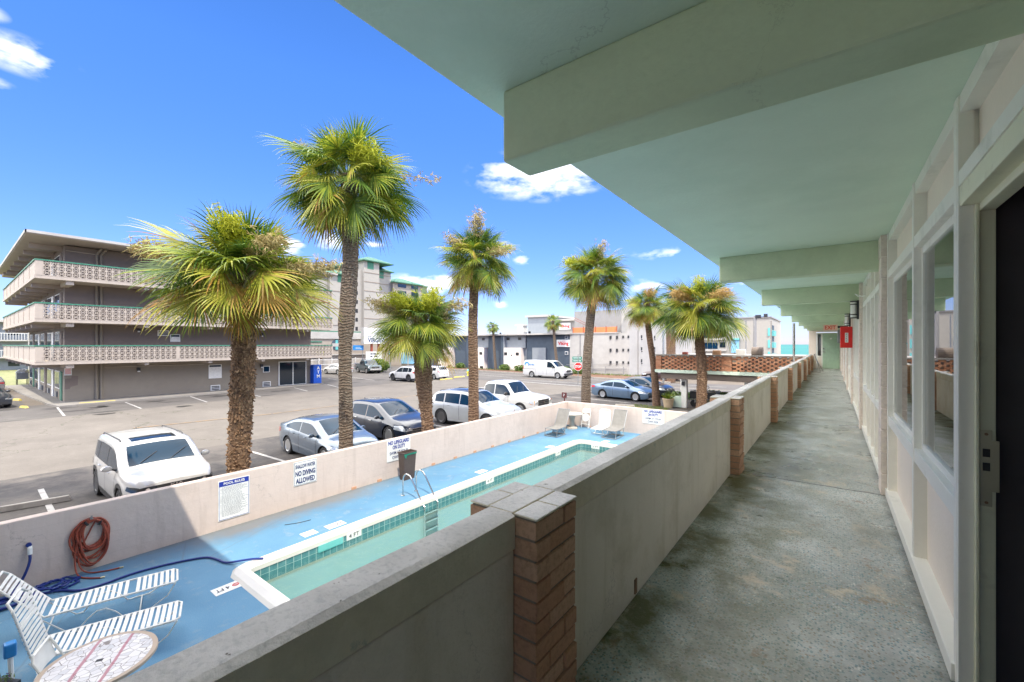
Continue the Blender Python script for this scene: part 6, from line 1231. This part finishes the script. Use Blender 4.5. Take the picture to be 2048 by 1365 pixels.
MB().tube([(-54.9, 41.5, 0), (-54.9, 41.5, 5.5)], .10, 10).build('light_pole', 'grey_metal'); tag(bpy.data.objects['light_pole'], 'grey pole behind the trimmed hedge', 'pole')
# ================================================================ THE MOTEL OPPOSITE
vk = thing('motel_opposite', 'long low motel with navy and white bays beyond the boulevard', 'building', (-44, 56, 0))
def vb(nm, m, *a, **k): b = MB(); b.box(*a); return b.build(nm, m, vk, **k)
vb('wall', 'plaster_white', -29.6, 53.0, -.02, -20.9, 66, 5.55); vb('wall', 'bluegrey', -59, 53.4, -.02, -29.6, 66, 5.5)
vb('roof', 'plaster_white', -59.2, 52.2, 5.5, -29.4, 66, 5.72); vb('roof', 'plaster_white', -29.4, 52.9, 5.55, -22.3, 66, 5.70)
for x0, x1 in ((-37.1, -29.6), (-44.8, -41.2), (-52.2, -48.6), (-59, -56.0)):
    vb('navy_bay', 'navy', x0, 53.1, 0, x1, 53.4, 5.5)
    if x1-x0 < 5: vb('bay_fin', 'navy', x1-.45, 52.5, 0, x1-.1, 53.1, 5.5); vb('bay_fin', 'bluegrey', x1-.1, 52.6, 0, x1+.15, 53.1, 5.5)
vb('bay_panel', 'bluegrey', -36.0, 52.95, 0, -33.6, 53.1, 3.6); vb('bay_panel', 'bluegrey', -30.0-.9, 52.9, 0, -29.7, 53.1, 5.5) if False else None
for x0 in (-41.2, -48.6, -56.0):
    vb('cream_box', 'panel_cream', x0+.1, 52.55, .05, x0+3.4, 53.4, 3.55); vb('upper_bay', 'bluegrey', x0, 53.05, 3.55, x0+3.9, 53.4, 5.5)
    b = MB()
    for dx in (.1, 2.35): b.box(x0+dx+.1, 52.50, 2.4, x0+dx+.65, 52.56, 2.85); b.box(x0+dx+.2, 53.0, 4.75, x0+dx+.75, 53.06, 5.15)
    for dx in (.15, 2.6): b.box(x0+dx, 52.48, .15, x0+dx+.6, 52.56, .55)
    b.box(x0+1.5, 52.50, 2.3, x0+1.7, 52.56, 2.5); b.build('vent', 'dark', vk)
for z in (4.85, 3.15, 1.5):
    for x in (-23.45, -22.55): MB().box(x-.13, 52.93, z, x+.13, 53.0, z+.38).box(x-.10, 52.9, z-.1, x+.06, 52.95, z-.02).build('wall_vent', 'dark_plastic', vk)
    for x in (-21.35-.35, -20.98): MB().box(x-.11, 52.93, z+.05, x+.11, 53.0, z+.38).build('wall_vent', 'dark_plastic', vk)
for z in (4.95, 3.3, 1.65):
    for y in (57.5, 62.9): MB().box(-20.9, y-.25, z, -20.82, y+.1, z+.4).box(-20.9, y-.1, z-.25, -20.82, y+.2, z-.12).build('wall_vent', 'dark_plastic', vk)
MB().box(-20.9, 57.2, 7.3, -20.82, 57.6, 7.9).build('wall_vent', 'dark_plastic', vk)
vb('tall_block', 'greywall', -30.6, 56.2, 5.5, -21.2, 84, 8.95); vb('tall_wall', 'plaster_white', -21.2, 53.01, 0, -20.905, 84, 8.95); vb('tall_wall', 'plaster_white', -30.5+8.2, 53.9, 5.55, -21.2, 56.2, 8.9); vb('drain_pipe', 'plaster_white', -20.9, 56.0, 0, -20.75, 56.3, 6.0)
vb('penthouse', 'bluegrey', -41.7, 60, 5.5, -37.7, 70, 8.7); vb('penthouse', 'greywall', -37.7, 60.4, 5.5, -31.0, 70, 7.9); vb('penthouse_roof', 'plaster_white', -42.0, 59.6, 8.7, -37.4, 70, 9.0); vb('penthouse_roof', 'plaster_white', -37.4, 59.8, 7.9, -30.7, 70, 8.15); vb('penthouse', 'plaster_white', -31.0, 59.8, 5.5, -29.6, 70, 7.2); vb('roof_unit', 'white', -44.6, 61, 5.7, -43.4, 62.2, 7.4); vb('roof_unit', 'white', -45.0, 60.8, 7.4, -43.2, 62.4, 7.6)
b = MB(); b.box(-30.2, 55.0, 5.75, -23.4, 55.06, 6.5); b.build('orange_railing', 'orange', vk); b = MB(); 
for x in (-30.2, -28.5, -26.6, -25, -23.4): b.box(x-.04, 54.95, 5.6, x+.04, 55.0, 6.65)
b.bar((-30.0, 55.0, 8.0), (-26.5, 55.2, 6.3), .05); b.bar((-30.0, 55.0, 7.7), (-26.5, 55.2, 6.0), .05); b.build('stair_rail', 'hose_red', vk)
b = MB(); 
for y, h in ((53.2, .25), (53.3, .2)): b.box(-45.5, 57, 5.7, -45.3, 57.2, 6.1); b.box(-39.5, 57, 5.7, -39.2, 57.2, 6.2)
b.build('roof_vent', 'white', vk)
b = MB(); b.bar((-30, 52.7, 1.2), (-21, 52.7, 1.6), .05); b.bar((-28.5, 52.6, .8), (-21, 52.6, .95), .06); b.bar((-28.5, 52.6, .5), (-21, 52.6, .55), .06)
for x in (-28.5, -26, -24, -21.5): b.box(x-.05, 52.55, 0, x+.05, 52.65, 1.2)
b.build('ramp_rail', 'greywall', vk)
b = MB(); b.box(-27.3, 52.6, 1.0, -26.6, 53, 1.9); b.box(-26.6, 52.7, .4, -26.1, 53, 2.2); b.build('meter_box', 'greywall', vk)
b = MB(); b.tube([(-27.95, 52.95, 1.6), (-27.95, 52.95, 5.4)], .05, 6); b.build('cable_conduit', 'greywall', vk)
for (x, y, z, w_, h) in ((-34.6, 59.98, 7.05, 1.9, .9),): 
    b = MB(); b.box(x-w_*.55, y+.3, z-h*.6, x+w_*.55, y+.38, z+h*.6); s0 = b.build('sign_board', 'sign_white', vk); text('the', 'lettering', 'red', s0, (x+.1, y+.29, z+.36), '-y', .14, .5); text('Viking', 'lettering', 'red', s0, (x, y+.29, z-.06), '-y', .62, 1.8, .03)
b = MB(); b.box(-31.7, 52.88, 3.72, -29.55, 53.09, 4.75); s0 = b.build('sign_board', 'sign_white', vk); text('the', 'lettering', 'red', s0, (-30.5, 52.87, 4.58), '-y', .14, .5); text('Viking', 'lettering', 'red', s0, (-30.6, 52.87, 4.16), '-y', .66, 1.75, .03)
b = MB(); b.box(-30.4, 53.0, 4.85, -29.9, 53.09, 5.3); b.box(-30.4, 53.0, 2.6, -29.9, 53.09, 3.1); f_ = b.build('window_frame', 'white', vk); MB().box(-30.32, 52.97, 4.92, -29.98, 53.0, 5.23).box(-30.32, 52.97, 2.67, -29.98, 53.0, 3.03).build('pane', 'navy', f_)
# glass shopfront at its left end
sf = thing('glass_shopfront', 'cream shopfront with teal glass left of the opposite motel', 'building', (-64, 55, 0)); b = MB(); b.box(-72, 54, 0, -59.3, 62, 5.0); b.build('wall', 'tower_cream', sf); MB().box(-72.3, 53, 5, -59.2, 62, 5.3).build('roof', 'green_roof', sf)
for x0 in (-67.8, -65.6, -63.4): MB().box(x0, 53.9, .3, x0+1.95, 54, 4.3).build('glazing', 'lightblue', sf)
for x0 in (-68.1, -65.85, -63.65, -61.45): MB().box(x0, 53.8, 0, x0+.25, 54, 4.6).build('column', 'plaster_white', sf)
# ================================================================ STREET FURNITURE
t0 = thing('stop_sign', 'red octagonal STOP sign on thin pole below green street names', 'stop sign', (-20.5, 38.4, 0)); MB().tube([(-20.5, 38.4, 0), (-20.5, 38.4, 3.1)], .035, 8).build('post', 'grey_metal', t0)
dn = Vector((.55, -.83, 0)).normalized(); rt = Vector((-dn.y, dn.x, 0)); FM = Matrix((rt, Vector((0, 0, 1)), dn)).transposed()
def disc(c, r_, m, nm, off, n=8, ph=22.5):
    b = MB(); c = Vector(c)+dn*off; b.add([c+rt*r_*math.cos(R(ph+i*360/n))+Vector((0, 0, 1))*r_*math.sin(R(ph+i*360/n))+dn*q for q in (0, .01) for i in range(n)], [tuple(range(n)), tuple(range(n, 2*n))]+[(i, (i+1) % n, n+(i+1) % n, n+i) for i in range(n)]); return b.build(nm, m, t0)
disc((-20.5, 38.4, 1.85), .44, 'sign_white', 'border', .04); disc((-20.5, 38.4, 1.85), .40, 'red', 'panel', .053); text('STOP', 'lettering', 'sign_white', t0, Vector((-20.5, 38.4, 1.85))+dn*.066, FM, .25, .6, .03)
for z, tx, a in ((2.72, 'OCEAN BLVD', 0), (2.42, '14TH AVE', 0)):
    b = MB(); c = Vector((-20.6, 38.4, z)); q = Matrix((rt, dn, Vector((0, 0, 1)))).transposed(); b.obox(c, (.95, .02, .26), q); p = b.build('name_plate', 'street_green', t0)
    bb = MB()
    for k in range(7): bb.obox(c+rt*(-.33+k*.11)+dn*.014, (.07, .004, .10), q)
    bb.build('text_line', 'sign_white', p)
t0 = thing('fire_hydrant', 'yellow fire hydrant with green cap at the lot corner', 'fire hydrant', (-37.8, 40.8, 0))
MB().lathe([(.19, 0), (.19, .06), (.13, .08), (.13, .52), (.17, .54), (.17, .60), (.13, .62)], 16).build('barrel', 'hydrant_yellow', t0, smooth=True, local=True, sharp=40); MB().lathe([(.14, .62), (.13, .74), (.06, .84), (.03, .9)], 14).build('bonnet', 'teal_trim', t0, smooth=True, local=True); b = MB(); b.lathe([(.07, -.25), (.07, .25)], 10, (0, 0, .42), 'x'); b.lathe([(.08, -.22), (.08, 0)], 10, (0, 0, .42), 'y'); b.build('outlet', 'hydrant_yellow', t0, local=True)
tag(MB().tube([(-13.6, 43.6, 0), (-13.6, 43.6, 5.6)], .11, 10).build('street_pole', 'steel', smooth=True), 'grey street pole beside the curved roof corner of the brick carport', 'pole')
t0 = thing('utility_pole', 'weathered utility pole with twin floodlights in front of the white hotel', 'pole', (-7.6, 60, 0)); MB().tube([(-7.6, 60, 0), (-7.55, 60, 7.6)], [.22, .18], 10).build('pole', 'greywall', t0, smooth=True); b = MB(); b.box(-7.5, 59.8, 7.3, -6.9, 60.1, 7.7); b.box(-6.6, 59.8, 7.4, -6.2, 60.1, 7.8); b.bar((-7.5, 60, 7.4), (-6.3, 60, 7.5), .06); b.build('floodlight', 'dark_plastic', t0)
tag(MB().tube([(-8.4, 59, 0), (-8.4, 59, 7.0)], .06, 8).build('thin_pole', 'grey_metal'), 'very thin dark pole left of the twin floodlight pole', 'pole')
# white sea-front hotel
ht = thing('seafront_hotel', 'white four storey seafront hotel with teal balconies near the sea', 'building', (-20, 106, 0))
def hb(nm, m, *a): b = MB(); b.box(*a); return b.build(nm, m, ht)
hb('wall', 'tower_white', -34, 100, 0, -9.9, 121, 9.5); hb('roof', 'greywall', -34.2, 99.8, 9.5, -9.7, 121.2, 9.75); hb('wall', 'tower_white', -9.9, 101, 0, -9.7, 120, 8.9)
for z in (3.13, 5.5, 7.9):
    for x in (-22.7, -21.65, -20.6): b = MB(); b.box(x, 99.9, z, x+.95, 100, z+1.35); f = b.build('window', 'car_glass_tint', ht)
    b = MB(); b.box(-19.2, 99.9, z+.3, -18.1, 100, z+1.4); b.build('window', 'car_glass', ht); b = MB(); b.box(-22.9, 99.6, z-.55, -19.5, 99.9, z-.1); b.box(-19.4, 99.6, z-.5, -17.9, 99.9, z-.1); b.build('balcony_front', 'plaster_white', ht)
hb('awning_bay', 'lightblue', -16.9, 99.6, 2.3, -15.5, 100, 5.3); hb('awning_bay', 'teal_trim', -16.9, 99.3, 5.0, -15.4, 100, 5.35)
for z in (1.0, 3.4, 5.8): hb('side_balcony', 'teal_trim', -9.7, 101, z, -9.3, 105, z+1.1); hb('side_opening', 'navy', -9.7, 101.2, z+1.3, -9.65, 104.8, z+2.2); hb('side_balcony', 'teal_trim', -10.3, 99.85, z, -9.9, 99.99, z+1.6)
# ================================================================ BRICK-SCREENED CARPORT
cp = thing('carport', 'carport with pierced red brick parapet screen above brown beams', 'carport', (-5, 31, 0))
def cb(nm, m, *a, **k): b = MB(); b.box(*a); return b.build(nm, m, cp, **k)
cb('roof_deck', 'kerb', -9.2, 28.6, 2.35, -1.1, 38, 3.33); cb('fascia', 'ceiling', -9.35, 28.12, 2.26, -1.1, 28.6, 2.46); cb('beam', 'taupe', -9.0, 28.3, 1.86, -1.1, 28.7, 2.258); cb('beam', 'taupe', -9.0, 36, 1.86, -1.1, 36.4, 2.34)
b = MB(); bl, bh = .255, .108
for k in range(8):
    z = 2.47+k*.1118; off = (k % 2)*.19
    x = -8.9+off
    while x < -1.2:
        if not (-5.35 < x+.1 < -4.7): b.box(x, 28.18, z+.003, x+bl, 28.29, z+bh)
        x += .38
    for xx0, xx1 in ((-9.28, -8.93), (-5.32, -4.76)):
        x = xx0-(.1 if k % 2 else 0)
        while x < xx1-.03: b.box(max(x, xx0), 28.15, z+.003, min(x+bl, xx1), 28.36, z+bh); x += bl+.008
b.build('brick_screen', 'brick_far', cp); b = MB(); b.box(-9.27, 28.16, 2.47, -8.94, 28.35, 3.35); b.box(-5.31, 28.16, 2.47, -4.77, 28.35, 3.35); b.build('mortar', 'mortar', cp)
cb('coping', 'kerb', -9.33, 28.10, 3.365, -1.1, 28.42, 3.45, bevel=.01); cb('coping', 'kerb', -9.33, 28.42, 3.30, -9.0, 38, 3.36)
def column(x, y, sl=True):
    b = MB(); b.box(x-.16, y-.35, 0, x+.16, y+.05, 1.86); b.build('column', 'frame', cp, bevel=.01)
    if sl: b = MB(); b.add([(x-.15, y-.36, 0), (x-.15, y-.36, .75), (x-1.05, y-.36, .45) if False else (x-1.0, y-.36, .62), (x-1.0, y-.36, 0), (x-.15, y-.05, 0), (x-.15, y-.05, .75), (x-1.0, y-.05, .62), (x-1.0, y-.05, 0)], [(0, 1, 2, 3), (4, 5, 6, 7), (0, 1, 5, 4), (1, 2, 6, 5), (2, 3, 7, 6)]); b.build('planter_wall', 'ceiling', cp)
column(-7.62, 28.95); column(-9.6, 36, False); column(-8.1, 36, False); column(-4.0, 28.95, False); column(-4.0, 36, False)
b = MB(); b.box(-7.72, 28.42, 1.45, -7.55, 28.6, 1.7); b.build('lantern', 'dark_plastic', cp)
t0 = thing('roof_clutter', 'brown drum lying on the carport roof', 'drum', (-3.7, 30, 3.22)); MB().lathe([(.33, -.3), (.33, .3)], 18, (-3.7, 30.5, 3.6), 'x').build('drum', 'taupe', t0)
for x, y, s_, m_, lab in ((-7.9, 30, .16, 'hose_red', 'small red box on the carport roof'), (-5.9, 29.8, .24, 'wood', 'dark brown box on the carport roof beside the palm'), (-4.7, 31, .28, 'white', 'white bag on the carport roof')):
    q = MB(); q.box(x-s_, y-.2, 3.33, x+s_, y+.2, 3.33+s_*1.6); tag(q.build('roof_box', m_, bevel=.05), lab, 'box')
t0 = thing('utility_cart', 'dark open utility cart with steering wheel parked under the carport', 'cart', (-6.6, 29.9, 0), 0)
b = MB(); b.box(-.85, -.55, .55, .75, .6, 1.02); b.build('cart_body', 'dark_plastic', t0, local=True, bevel=.04); b = MB(); b.box(-.8, -.56, 1.02, .7, -.50, 1.08); b.bar((-.5, -.62, .38), (.6, -.62, .38), .04); b.bar((-.5, -.62, .55), (.6, -.62, .55), .04); b.bar((-.5, -.62, .3), (-.5, -.62, .58), .04); b.bar((.6, -.62, .3), (.6, -.62, .58), .04); b.build('bumper_rack', 'steel', t0, local=True)
b = MB(); b.tube([(.0+.17*math.cos(a/14*6.283), .2, 1.25+.12*math.sin(a/14*6.283)) for a in range(14)], .018, 5, closed=True); b.bar((0, .2, 1.25), (0, .35, 1.0), .03); b.build('steering_wheel', 'dark', t0, local=True)
for x in (-.6, .55):
    for y in (-.4, .45): MB().lathe([(.1, y-.08), (.23, y-.08), (.23, y+.08), (.1, y+.08)], 18, (x, 0, .23), 'y').build('wheel', 'black_rubber', t0, local=True)
wall('boundary_wall', 'low white wall between the far lot and the beach', 'plaster_white', -9, 52, 0, 30, 52.3, 1.0)
